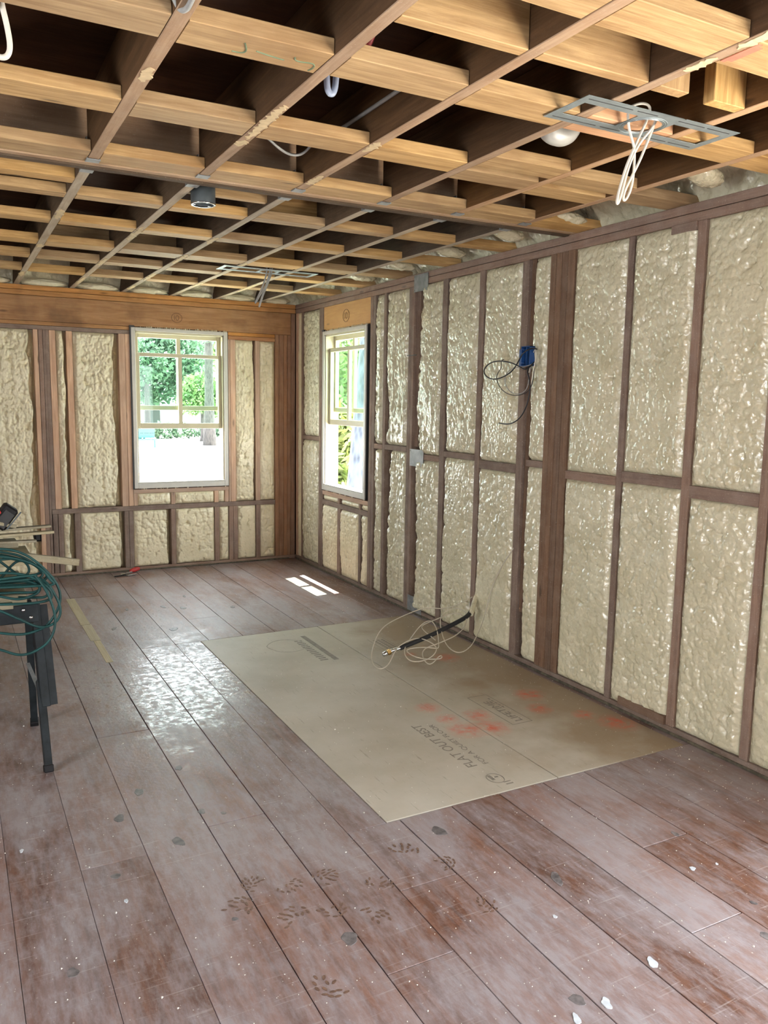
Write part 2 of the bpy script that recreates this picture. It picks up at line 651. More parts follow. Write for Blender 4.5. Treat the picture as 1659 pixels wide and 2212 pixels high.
def blob(name, parent, cx, cy, rx, ry, rot, mat, z=0.0, h=.0012, rough=.18, n=22, seed=0):
    """thin irregular patch lying on the floor, with thickness"""
    r = random.Random(seed)
    ph = [r.uniform(0, 6.3) for _ in range(4)]
    bm = bmesh.new()
    top, bot = [], []
    for i in range(n):
        a = 2 * math.pi * i / n
        k = 1 + rough * (math.sin(2 * a + ph[0]) * .5 + math.sin(3 * a + ph[1]) * .5 + math.sin(5 * a + ph[2]) * .4)
        x, y = rx * k * math.cos(a), ry * k * math.sin(a)
        X = x * math.cos(rot) - y * math.sin(rot)
        Y = x * math.sin(rot) + y * math.cos(rot)
        bot.append(bm.verts.new((X, Y, -.001)))
        top.append(bm.verts.new((X * .94, Y * .94, h)))
    bm.faces.new(top)
    for i in range(n):
        bm.faces.new((bot[i], bot[(i + 1) % n], top[(i + 1) % n], top[i]))
    me = bpy.data.meshes.new(name)
    bm.to_mesh(me)
    bm.free()
    o = link(name, me, parent, mat)
    o.location = (cx, cy, z)
    return o


def rescale(pts, ynew):
    """slide points measured on one vertical plane to another, as seen from where they were measured"""
    res = []
    for p in pts:
        p = np.array(p)
        k = (ynew - CAM[1]) / (p[1] - CAM[1])
        res.append(tuple(CAM + (p - CAM) * k))
    return res


# ------------------------------------------------------------ noise for the foam
def hash2(ix, iy, seed):
    h = (ix.astype(np.int64) * 374761393 + iy.astype(np.int64) * 668265263 + seed * 974711) & 0xffffffff
    h = ((h ^ (h >> 13)) * 1274126177) & 0xffffffff
    return ((h ^ (h >> 16)) & 0xffff) / 65535.0


def vnoise(x, y, seed=0):
    ix, iy = np.floor(x), np.floor(y)
    fx, fy = x - ix, y - iy
    fx, fy = fx * fx * (3 - 2 * fx), fy * fy * (3 - 2 * fy)
    a, b = hash2(ix, iy, seed), hash2(ix + 1, iy, seed)
    c, d = hash2(ix, iy + 1, seed), hash2(ix + 1, iy + 1, seed)
    return (a * (1 - fx) + b * fx) * (1 - fy) + (c * (1 - fx) + d * fx) * fy


def fbm(x, y, seed=0, o=3):
    s, a, t = 0, 1, 0
    for i in range(o):
        s = s + a * vnoise(x * 2 ** i, y * 2 ** i, seed + i)
        t += a
        a *= .5
    return s / t


def worley(x, y, seed=0):
    ix, iy = np.floor(x), np.floor(y)
    best = np.full(x.shape, 9.0)
    for dx in (-1, 0, 1):
        for dy in (-1, 0, 1):
            cx, cy = ix + dx, iy + dy
            px, py = cx + hash2(cx, cy, seed), cy + hash2(cx, cy, seed + 91)
            best = np.minimum(best, (px - x) ** 2 + (py - y) ** 2)
    return np.sqrt(best)


FOAM_N = [0]


def foam(name, parent, u0, u1, z0, z1, P, mat, base=.02, amp=.006, cell=.03, streak=0.0, groove=(0, 0), step=.0055, puff=.012, stretch=1.4):
    """one bay of sprayed foam between two studs; P maps (u, depth behind the stud face, z) to the room"""
    FOAM_N[0] += 1
    s = FOAM_N[0] * 17
    nu, nz = max(6, int((u1 - u0) / step)), max(6, int((z1 - z0) / step))
    u, z = np.meshgrid(np.linspace(u0, u1, nu + 1), np.linspace(z0, z1, nz + 1))
    wu = u + .012 * (fbm(u * 14, z * 14, s + 5) - .5)
    wz = z + .012 * (fbm(u * 14 + 9, z * 14, s + 6) - .5)
    c1 = worley(wu / cell, wz / (cell * stretch), s)
    c2 = worley(wu / (cell * .5) + 3, wz / (cell * .55 * stretch), s + 1)
    low = fbm(u * 5, z * 2.6, s + 2) - .5
    mid = fbm(u * 26, z * 15, s + 3) - .5
    mask = .35 + 1.1 * fbm(u * 4 + 7, z * 3, s + 4)
    out = amp * mask * 2.6 * (np.sqrt(np.clip(1 - 1.15 * c1 ** 2, 0, 1)) + .45 * np.sqrt(np.clip(1 - 1.2 * c2 ** 2, 0, 1)) - .35) + puff * low * 2 + amp * 1.2 * mid
    if streak:
        st = fbm(u * 34, z * 2.2, s + 8) - .5
        out = out + streak * st * 2
    du = np.minimum(u - u0, u1 - u)
    dz = np.minimum(z - z0, z1 - z)
    edge = np.clip(du / .035, 0, 1) ** .6 * np.clip(dz / .03, 0, 1) ** .5
    depth = base - out * edge - .008 * edge
    for side, gv in ((u - u0, groove[0]), (u1 - u, groove[1])):
        if gv:
            wv = gv * (.25 + 1.4 * np.clip(fbm(z * 3.2, z * 0 + s, s + 9) - .18, 0, 1)) + .012 * (fbm(z * 22, u * 22, s + 10) - .5)
            gm = np.clip((wv - side) / .012, 0, 1)
            depth = depth + gm * .065
    depth = np.clip(depth, -.012, .085)
    pts = P(u, depth, z)
    verts = np.stack(pts, -1).reshape(-1, 3)
    i = np.arange(nu * nz)
    r, c = i // nu, i % nu
    a = r * (nu + 1) + c
    faces = np.stack([a, a + 1, a + nu + 2, a + nu + 1], 1)
    me = bpy.data.meshes.new(name)
    me.vertices.add(len(verts))
    me.vertices.foreach_set('co', verts.astype(np.float32).ravel())
    me.loops.add(faces.size)
    me.loops.foreach_set('vertex_index', faces.astype(np.int32).ravel())
    me.polygons.add(len(faces))
    me.polygons.foreach_set('loop_start', (np.arange(len(faces)) * 4).astype(np.int32))
    me.polygons.foreach_set('use_smooth', np.ones(len(faces), bool))
    me.update(calc_edges=True)
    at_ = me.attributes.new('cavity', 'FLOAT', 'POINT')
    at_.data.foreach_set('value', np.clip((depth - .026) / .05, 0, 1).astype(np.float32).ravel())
    return link(name, me, parent, mat)


# ------------------------------------------------------------ floor
H = 2.39
floor = link('floor', boxes_mesh('floor', [((-5.7, -9.6, -.20), (.09, .09, -.024))], W_SUB))
floor['kind'] = 'structure'
PL = (-1.565, -4.775, -.035, -2.30)   # plywood patch x0,y0,x1,y1
seams = [-5.6, -5.38, -5.16, -4.94, -4.72, -4.5, -4.28, -4.06, -3.84, -3.62, -3.4, -3.2, -3.0, -2.8, -2.59, -2.38, -2.15, -1.935, -1.722, -1.51, -1.285, -1.065, -.848, -.63, -.43, -.215, .0]
ends = {-2.59: [-4.60], -2.38: [-3.555, -6.4], -2.15: [-4.515, -.82], -1.935: [-2.31, -5.47], -1.722: [-5.16], -1.51: [-1.77], -1.285: [], -1.065: [-5.72], -.848: [-5.32], -.63: [], -2.8: [-2.9, -5.9]}


def plank(x0, x1, y0, y1):
    g = rng.choice((.0004, .0007, .0012, .0024))
    z = rng.uniform(-.0009, 0.0)
    board('floor_board', floor, (x0 + g, y0 + g, -.024), (x1 - g, y1 - g, z), PLANK, .0012)


for x0, x1 in zip(seams, seams[1:]):
    cuts = sorted([-9.5, .0] + ends.get(x0, []))
    for y0, y1 in zip(cuts, cuts[1:]):
        xs0, xs1 = x0, x1
        # cut the boards round the plywood patch
        if xs1 > PL[0] + .001 and y0 < PL[3] and y1 > PL[1]:
            if xs0 < PL[0]:
                plank(xs0, PL[0], max(y0, PL[1]), min(y1, PL[3]))
            if y0 < PL[1]:
                plank(xs0, xs1, y0, PL[1])
            if y1 > PL[3]:
                plank(xs0, xs1, PL[3], y1)
        else:
            plank(xs0, xs1, y0, y1)
board('floor_board', floor, (PL[2] + .001, PL[1] + .002, -.024), (-.001, PL[3] - .002, -.001), PLANK, .0015)
ply_l = board('plywood_sheet', floor, (PL[0] + .003, PL[1] + .003, -.024), (-.765, PL[3] - .003, .0), PLY, .0015)
ply_r = board('plywood_sheet', floor, (-.761, PL[1] + .003, -.024), (PL[2], PL[3] - .003, .0004), PLY, .0015)
# pale filler strip let in beside the boards on the left
for (xa, xb, ya, yb) in ((-2.185, -2.125, -1.62, -.835), (-2.18, -2.12, -2.02, -1.625), (-2.165, -2.125, -2.49, -2.025)):
    board('filler_strip', floor, (xa, ya, -.01), (xb, yb, .0012), W_FILLER, .001)

# knots, drips and boot marks
for i, (x, y, r1, r2) in enumerate(((-1.423, -4.91, .040, .030), (-1.237, -5.327, .055, .018), (-.881, -5.825, .025, .018), (-.675, -5.303, .024, .012), (-1.542, -5.771, .03, .02),
                                    (-.775, -5.702, .015, .01), (-2.267, -4.567, .038, .024), (-2.315, -4.147, .04, .020), (-2.496, -4.683, .020, .018), (-2.676, -5.084, .026, .019), (-2.071, -4.447, .014, .011),
                                    (-2.224, -5.061, .012, .011), (-2.14, -4.399, .026, .016), (-2.419, -4.317, .04, .02), (-1.118, -1.56, .045, .02), (-1.65, -1.961, .05, .035), (-1.455, -1.441, .05, .025),
                                    (-1.579, -1.35, .05, .018), (-2.126, -4.007, .03, .016), (-1.999, -1.788, .045, .02), (-1.83, -1.323, .04, .015), (-1.358, -1.094, .05, .012), (-1.96, -5.29, .036, .03))):
    blob('knot', floor, x, y, r2 * .8, r1 * .8, rng.uniform(-.4, .4), M_KNOT, z=.0, h=.0006, seed=i)
for i, (x, y, r1, r2) in enumerate(((-1.262, -5.757, .022, .013), (-1.484, -5.814, .019, .013), (-1.589, -5.821, .02, .009), (-.795, -5.486, .012, .009), (-1.371, -5.478, .008, .006), (-.70, -5.504, .006, .005),
                                    (-2.491, -4.83, .009, .006), (-2.75, -4.393, .011, .006))):
    blob('paint_drip', floor, x, y, r1, r2, rng.uniform(.6, 1.4), M_DRIP, z=.0, h=.0014, rough=.25, seed=50 + i)


def boot_print(cx, cy, rot, size, seed):
    r = random.Random(seed)
    bm = bmesh.new()
    for ring, cnt, rad in ((0, 3, .25), (1, 8, .62), (2, 13, 1.0)):
        for i in range(cnt):
            if r.random() < .22 or (ring and math.sin(2 * math.pi * i / cnt + seed) < -.55):
                continue
            a = 2 * math.pi * i / cnt + r.uniform(-.1, .1)
            px, py = math.cos(a) * rad * size * .8, math.sin(a) * rad * size
            ca, la, wa = a * .6 + r.uniform(-.35, .35), size * .19, size * .085
            vs = []
            for j in range(8):
                t = 2 * math.pi * j / 8
                lx, ly = la * math.cos(t), wa * math.sin(t)
                X, Y = px + lx * math.cos(ca) - ly * math.sin(ca), py + lx * math.sin(ca) + ly * math.cos(ca)
                vs.append(bm.verts.new((X * math.cos(rot) - Y * math.sin(rot), X * math.sin(rot) + Y * math.cos(rot), 0)))
            bm.faces.new(vs)
    ge = bmesh.ops.extrude_face_region(bm, geom=list(bm.faces))
    bmesh.ops.translate(bm, verts=[g for g in ge['geom'] if isinstance(g, bmesh.types.BMVert)], vec=(0, 0, .0007))
    bmesh.ops.recalc_face_normals(bm, faces=bm.faces)
    me = bpy.data.meshes.new('boot_print')
    bm.to_mesh(me)
    bm.free()
    o = link('boot_print', me, floor, M_PRINT)
    o.location = (cx, cy, 0)


for i, (x, y, s) in enumerate(((-1.904, -4.986, .045), (-2.02, -4.977, .04), (-2.065, -5.129, .05), (-2.198, -5.013, .05), (-1.951, -5.143, .045), (-1.854, -5.236, .048), (-2.118, -4.921, .042), (-1.762, -5.10, .045),
                               (-1.60, -4.965, .05), (-1.529, -5.336, .042), (-1.516, -5.092, .04), (-2.082, -5.433, .05))):
    boot_print(x, y, rng.uniform(0, 6), s, i)


def text(name, parent, body, loc, size, rot, mat, spacing=1.0, sx=1.0):
    cu = bpy.data.curves.new(name, 'FONT')
    cu.body = body
    cu.size = size
    cu.extrude = .0003
    cu.space_character = spacing
    o = bpy.data.objects.new(name, cu)
    COL.objects.link(o)
    cu.materials.append(mat)
    o.location = loc
    o.rotation_euler = rot
    o.scale = (sx, 1, 1)
    at(o, parent)
    return o


R90 = (0, 0, math.pi / 2)


def inv(parent, o):
    """parent turned about Z: keep the child's world pose"""
    mw = o.matrix_basis.copy()
    o.matrix_parent_inverse = parent.matrix_basis.inverted()
    return o


def marks(parent, name, bxs, mat=M_INK):
    o = link(name, boxes_mesh(name, bxs, mat), None)
    o.parent = parent
    o.matrix_parent_inverse = parent.matrix_basis.inverted()
    return o


def words(parent, body, loc, size, sx=1.0, spacing=1.0):
    cu = bpy.data.curves.new('lettering', 'FONT')
    cu.body = body
    cu.size = size
    cu.extrude = .0003
    cu.space_character = spacing
    cu.materials.append(M_INK)
    o = bpy.data.objects.new('lettering', cu)
    COL.objects.link(o)
    o.location = loc
    o.rotation_euler = R90
    o.scale = (sx, 1, 1)
    o.parent = parent
    o.matrix_parent_inverse = parent.matrix_basis.inverted()
    return o


words(ply_l, 'FLAT OUT BEST', (-.998, -4.54, .0003), .068, 1.02)
words(ply_l, 'FOR A QUIET FLOOR', (-.942, -4.54, .0003), .036, 1.35)
words(ply_r, 'LIFETIME', (-.515, -4.225, .0007), .062, 1.18)
marks(ply_r, 'print_outline', [((-.597, -4.25, 0), (-.593, -3.86, .0007)), ((-.483, -4.25, 0), (-.479, -3.86, .0007)), ((-.597, -4.25, 0), (-.479, -4.246, .0007)), ((-.597, -3.864, 0), (-.479, -3.86, .0007))])
marks(ply_r, 'print_rule', [((-.505, -4.05 + i * .03, 0), (-.497, -4.03 + i * .03, .0007)) for i in range(5)])
marks(ply_l, 'print_bar', [((-.958, -3.0, 0), (-.925, -2.47, .0003))])
marks(ply_l, 'print_hatch', [((-1.035 + .004 * (i % 2), -2.98 + i * .034, 0), (-.985, -2.962 + i * .034, .0003)) for i in range(13)])
marks(ply_r, 'print_outline', [((-.60, -2.98, 0), (-.597, -2.72, .0007)), ((-.49, -2.98, 0), (-.487, -2.72, .0007))])
marks(ply_r, 'print_hatch', [((-.575 + .028 * j, -2.96 + i * .024, 0), (-.558 + .028 * j, -2.945 + i * .024, .0007)) for i in range(9) for j in range(3)])
for par, x, y, r1 in ((ply_l, -1.0, -4.665, .035),):
    o = curve('print_ring', [[(x + r1 * math.cos(t), y + r1 * 1.2 * math.sin(t), .0002) for t in np.linspace(0, 6.6, 20)]], .0016, M_INK, None, 1)
    o.parent = par
    o.matrix_parent_inverse = par.matrix_basis.inverted()
marks(ply_l, 'print_stroke', [((-1.02, -4.675, 0), (-1.005, -4.63, .0003)), ((-.998, -4.66, 0), (-.98, -4.65, .0003)), ((-.99, -4.73, 0), (-.955, -4.722, .0003)), ((-.99, -4.71, 0), (-.955, -4.704, .0003))])
o = curve('glue_ring', [[(-1.11 + .118 * math.cos(t) * (1 + .05 * math.sin(5 * t)), -2.625 + .128 * math.sin(t), .0) for t in np.linspace(0, 6.5, 30)]], .0028, plain('pale_glue', (.42, .39, .33), .8), None, 1)
o.parent = ply_l
o.matrix_parent_inverse = ply_l.matrix_basis.inverted()

# crumbs of foam and plaster all over the floor
bm = bmesh.new()
r_ = random.Random(3)
for i in range(2600):
    if i < 420:
        x, y = -abs(r_.gauss(.03, .12)) - .01, r_.uniform(-6.2, -.1)
    elif i < 560:
        x, y = r_.uniform(-2.4, -.1), -abs(r_.gauss(.02, .08)) - .01
    else:
        x, y = r_.uniform(-3.0, -.05), r_.uniform(-6.0, -.1)
    s = r_.choice((.0012, .0016, .002, .0025, .003)) * (1.6 if r_.random() < .05 else 1)
    vs = [bm.verts.new((x + s * r_.uniform(.5, 1.3) * a, y + s * r_.uniform(.5, 1.3) * b, c * s * r_.uniform(.5, 1.1))) for a, b, c in ((1, 0, 0), (-.5, .9, 0), (-.5, -.9, 0), (.1, .1, 1))]
    for f in ((0, 1, 3), (1, 2, 3), (2, 0, 3), (0, 2, 1)):
        bm.faces.new([vs[k] for k in f])
me = bpy.data.meshes.new('crumbs')
bm.to_mesh(me)
bm.free()
tag(link('plaster_crumbs', me, None, M_CRUMB), 'white foam and plaster crumbs scattered over the floor boards', 'debris', kind='stuff')

# ------------------------------------------------------------ right wall (stud faces on x = 0)
PR = lambda u, d, z: (d, u, z)
wr = link('wall_right', boxes_mesh('wall_right', [
    ((.09, -.655, -.2), (.13, .13, 2.62)), ((.09, -1.495, 2.105), (.13, -.655, 2.62)), ((.09, -1.495, -.2), (.13, -.655, .735)),
    ((.09, -6.0, -.2), (.13, -1.495, 2.62)), ((.09, -7.95, 2.06), (.13, -6.0, 2.62)), ((.09, -9.6, -.2), (.13, -7.95, 2.62))], W_SUB))  # the gap near the rear end is an assumed patio door, added for light
wr['kind'] = 'structure'
D = .09
board('top_plate', wr, (0, -9.5, 2.31), (D, -.0, 2.348), W_STUD)
board('top_plate', wr, (0, -9.5, 2.351), (D, -.0, 2.39), W_STUD)
board('bottom_plate', wr, (.0, -6.0, .0), (D, -.0, .036), W_STUD)
board('grime_strip', wr, (-.006, -5.95, 0), (.001, -.02, .014), M_GRIME, .002)


def studs(parent, lst, z0, z1, mat, P, depth=D, name='stud'):
    for a, b in lst:
        lo, hi = P(a, 0.0, z0), P(b, depth, z1)
        board(name, parent, [min(p, q) for p, q in zip(lo, hi)], [max(p, q) for p, q in zip(lo, hi)], mat, .002, .0012)


ZB, ZT = .036, 2.31
studs(wr, [(-.187, -.148), (-1.797, -1.757), (-2.63, -2.572), (-3.04, -2.99), (-4.257, -4.220), (-4.673, -4.628), (-5.072, -5.030), (-5.48, -5.44), (-5.89, -5.85), (-5.99, -5.95)], ZB, ZT, W_STUD, PR)
studs(wr, [(-.60, -.555), (-.645, -.602), (-1.575, -1.532), (-1.622, -1.578), (-2.165, -2.128), (-2.203, -2.167)], ZB, ZT, W_STUD, PR)
studs(wr, [(-.06, -.015)], ZB, ZT, W_NEW, PR)
studs(wr, [(-3.468, -3.412)], ZB, ZT, W_STUD, PR)
studs(wr, [(-3.505, -3.470)], .3, ZT, W_POST, lambda u, d, z: (d + .02, u, z), .06)
studs(wr, [(-2.245, -2.205)], 1.2, ZT, W_STUD, lambda u, d, z: (d + .022, u, z), .06)
studs(wr, [(-3.697, -3.653), (-3.742, -3.699), (-3.790, -3.745), (-3.845, -3.793)], ZB, ZT, W_POST, PR, name='post_ply')
BL = [(-.555, -.187, 1.158, 1.196), (-1.757, -1.622, 1.155, 1.194), (-2.128, -1.797, 1.157, 1.196), (-2.572, -2.245, 1.117, 1.156), (-2.99, -2.63, 1.157, 1.195), (-3.412, -3.04, 1.114, 1.165), (-3.653, -3.505, 1.162, 1.2),
      (-4.22, -3.845, 1.122, 1.167), (-4.628, -4.257, 1.144, 1.197), (-5.03, -4.673, 1.112, 1.167), (-5.44, -5.072, 1.14, 1.19), (-5.85, -5.48, 1.12, 1.17)]
for a, b, z0, z1 in BL:
    board('blocking', wr, (0, a, z0), (D, b, z1), W_STUD, .002)
board('blocking', wr, (-.014, -4.628, 2.272), (D, -4.49, 2.31), W_STUD)
board('blocking', wr, (-.014, -4.628, .036), (D, -4.33, .078), W_POST)
board('tie_strap', wr, (-.003, -2.25, 1.838), (.0, -2.115, 1.844), M_FLASH, .0005)
# framing round the window
hdr = board('header', wr, (.004, -1.532, 2.112), (D, -.645, 2.31), W_PLYHEAD)
board('sill_plate', wr, (0, -1.532, .692), (D, -.645, .728), W_NEW)
board('blocking', wr, (0, -1.532, .604), (D, -.645, .646), W_STUD)
studs(wr, [(-1.02, -.962), (-1.408, -1.368)], ZB, .604, W_STUD, PR, name='cripple')
studs(wr, [(-1.0, -.965), (-1.40, -1.37)], .646, .692, W_STUD, PR, name='cripple')

fr_kw = dict(base=.024, amp=.010, cell=.030, streak=.012, puff=.012, stretch=1.6)
for (a, b, gr) in ((-.555, -.187, (0, .03)), (-1.757, -1.622, (.02, .05)), (-2.128, -1.797, (0, .09)), (-2.572, -2.245, (.02, .08))):
    zz = [v for v in BL if abs(v[0] - a) < .01][0]
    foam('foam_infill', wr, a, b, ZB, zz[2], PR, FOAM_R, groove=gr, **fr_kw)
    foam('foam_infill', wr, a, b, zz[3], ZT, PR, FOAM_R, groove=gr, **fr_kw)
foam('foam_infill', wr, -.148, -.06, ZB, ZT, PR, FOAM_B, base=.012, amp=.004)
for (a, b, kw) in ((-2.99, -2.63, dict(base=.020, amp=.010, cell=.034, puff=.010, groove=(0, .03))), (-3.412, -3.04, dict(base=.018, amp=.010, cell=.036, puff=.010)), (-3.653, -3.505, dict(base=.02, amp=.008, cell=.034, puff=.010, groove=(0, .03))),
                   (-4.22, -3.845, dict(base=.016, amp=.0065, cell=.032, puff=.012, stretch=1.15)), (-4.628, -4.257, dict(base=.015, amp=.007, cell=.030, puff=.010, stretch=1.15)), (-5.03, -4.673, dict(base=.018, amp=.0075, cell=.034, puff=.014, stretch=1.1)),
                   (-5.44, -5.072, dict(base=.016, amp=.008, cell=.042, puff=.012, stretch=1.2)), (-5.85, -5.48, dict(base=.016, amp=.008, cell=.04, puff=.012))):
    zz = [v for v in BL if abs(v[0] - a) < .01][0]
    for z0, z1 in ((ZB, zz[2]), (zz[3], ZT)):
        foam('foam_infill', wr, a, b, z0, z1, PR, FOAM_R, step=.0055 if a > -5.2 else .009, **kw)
for (a, b) in ((-.962, -.645), (-1.368, -1.02), (-1.532, -1.408)):
    foam('foam_infill', wr, a, b, ZB, .604, PR, FOAM_B, base=.016, amp=.007, cell=.03, groove=(0, .028) if a < -1.1 else (0, 0))
    foam('foam_infill', wr, a, b, .646, .692, PR, FOAM_B, base=.02, amp=.008, cell=.025)

# ------------------------------------------------------------ back wall (stud faces on y = 0)
PB = lambda u, d, z: (u, d, z)
wb = link('wall_back', boxes_mesh('wall_back', [
    ((-5.7, .09, -.2), (-1.50, .13, 2.62)), ((-1.50, .09, 2.11), (-.657, .13, 2.62)), ((-1.50, .09, -.2), (-.657, .13, .725)), ((-.657, .09, -.2), (.09, .13, 2.62))], W_SUB))
wb['kind'] = 'structure'
board('top_plate', wb, (-5.6, 0, 2.312), (-.0, D, 2.350), W_HEAD)
board('top_plate', wb, (-5.6, 0, 2.353), (-.0, D, 2.39), W_HEAD)
hdb = board('header', wb, (-5.6, .002, 2.112), (-.046, D, 2.309), W_HEAD)
board('header_ply', wb, (-5.6, .003, 2.080), (-1.509, D, 2.110), W_HEAD)
board('header_ply', wb, (-.648, .003, 2.080), (-.203, D, 2.110), W_HEAD)
board('underplate', wb, (-5.6, 0, 2.045), (-1.509, D, 2.078), W_STUD)
board('underplate', wb, (-.648, 0, 2.045), (-.203, D, 2.078), W_CORNER)
board('bottom_plate', wb, (-5.6, 0, 0), (-.0, D, .032), W_STUD)
board('grime_strip', wb, (-3.4, -.006, 0), (-.06, .001, .012), M_GRIME, .002)
board('rail', wb, (-2.172, 0, .535), (-.203, D, .576), W_STUD)
studs(wb, [(-2.263, -2.229)], .033, 2.045, W_NEW, PB)
studs(wb, [(-2.227, -2.195), (-2.193, -2.174)], .033, 2.045, W_STUD, PB, name='post_ply')
studs(wb, [(-2.174, -2.146)], .577, 2.045, W_STUD, PB, name='post_ply')
studs(wb, [(-2.144, -2.097), (-2.016, -1.969), (-1.601, -1.550), (-1.548, -1.509), (-.631, -.584), (-.394, -.351)], .577, 2.045, W_NEW, PB)
studs(wb, [(-.651, -.633)], .577, 2.045, W_NEW, PB, name='jack_stud')
studs(wb, [(-.201, -.165), (-.163, -.119), (-.117, -.082)], .033, 2.111, W_CORNER, PB, name='corner_ply')
studs(wb, [(-.080, -.046)], .033, 2.11, W_CORNER, PB, name='corner_ply')
studs(wb, [(-.044, -.002)], .033, 2.31, W_CORNER, PB, name='corner_ply')
studs(wb, [(-2.168, -2.130), (-2.126, -2.088), (-1.996, -1.949), (-1.588, -1.552), (-1.550, -1.514), (-1.186, -1.144), (-.788, -.747), (-.654, -.614), (-.612, -.571), (-.392, -.350)], .033, .535, W_STUD, PB)
board('sill_plate', wb, (-1.507, 0, .684), (-.653, D, .719), W_NEW)
studs(wb, [(-1.507, -1.472), (-1.182, -1.146), (-.79, -.752), (-.69, -.655)], .577, .684, W_NEW, PB, name='cripple')
studs(wb, [(-2.70, -2.66), (-3.1, -3.06), (-3.5, -3.46)], .033, 2.045, W_NEW, PB)
kb = dict(base=.030, amp=.012, cell=.028, streak=.010, puff=.014, stretch=1.4)
foam('foam_infill', wb, -2.66, -2.263, .033, 2.045, PB, FOAM_B, groove=(0, .09), **kb)
foam('foam_infill', wb, -3.06, -2.70, .033, 2.045, PB, FOAM_B, step=.015, **kb)
foam('foam_infill', wb, -3.46, -3.10, .033, 2.045, PB, FOAM_B, step=.015, **kb)
for a, b, gr in ((-2.097, -2.016, (0, .035)), (-1.969, -1.601, (0, .06)), (-.584, -.394, (0, .02)), (-.351, -.201, (0, 0))):
    foam('foam_infill', wb, a, b, .577, 2.045, PB, FOAM_B, groove=gr, **kb)
for a, b, gr in ((-2.088, -1.996, (0, .05)), (-1.949, -1.588, (0, .05)), (-1.514, -1.186, (0, .05)), (-1.144, -.788, (0, .0)), (-.747, -.654, (0, 0)), (-.571, -.392, (0, 0)), (-.350, -.201, (0, 0))):
    foam('foam_infill', wb, a, b, .033, .535, PB, FOAM_B, groove=gr, base=.024, amp=.013, cell=.036, puff=.014, stretch=1.1)
for a, b in ((-1.472, -1.182), (-1.146, -.79), (-.752, -.69)):
    foam('foam_infill', wb, a, b, .577, .684, PB, FOAM_B, base=.022, amp=.010, cell=.036)

# pencilled and ringed 10 on both headers
def ringed_ten(parent, c, P, r):
    sp = [[P(c[0] + r * 1.15 * math.cos(t), -.0002, c[1] + r * math.sin(t)) for t in np.linspace(.3, 6.5, 22)],
          [P(c[0] + r * .12 + r * .33 * math.cos(t), -.0002, c[1] + r * .5 * math.sin(t)) for t in np.linspace(.3, 6.5, 14)],
          [P(c[0] - r * .5, -.0002, c[1] + r * .48), P(c[0] - r * .5, -.0002, c[1] - r * .48)]]
    o = curve('pencil_mark', sp, .0016, M_PENCIL, None, 1)
    o.parent = parent
    o.matrix_parent_inverse = parent.matrix_basis.inverted()


ringed_ten(hdb, (-1.105, 2.205), lambda u, d, z: (u, d + .001, z), .040)
ringed_ten(hdr, (-1.09, 2.205), lambda u, d, z: (d + .003, -u - 2.18, z), .050)

# unseen walls of the room, with assumed openings added to light it
wl = link('wall_left', boxes_mesh('wall_left', [((-5.74, -9.6, -.2), (-5.6, -6.7, 2.62)), ((-5.74, -5.1, -.2), (-5.6, .13, 2.62)), ((-5.74, -6.7, -.2), (-5.6, -5.1, .8)), ((-5.74, -6.7, 2.1), (-5.6, -5.1, 2.62))], W_WALL))  # the opening in this wall is added for the left fill lamp
wl['kind'] = 'structure'
wq = link('wall_rear', boxes_mesh('wall_rear', [((-5.6, -9.6, -.2), (-3.3, -9.5, 2.62)), ((-2.1, -9.6, -.2), (.09, -9.5, 2.62)), ((-3.3, -9.6, 2.1), (-2.1, -9.5, 2.62)), ((-3.3, -9.6, -.2), (-2.1, -9.5, .9))], W_WALL))  # rear window opening is assumed, added to let light in
wq['kind'] = 'structure'

# ------------------------------------------------------------ windows


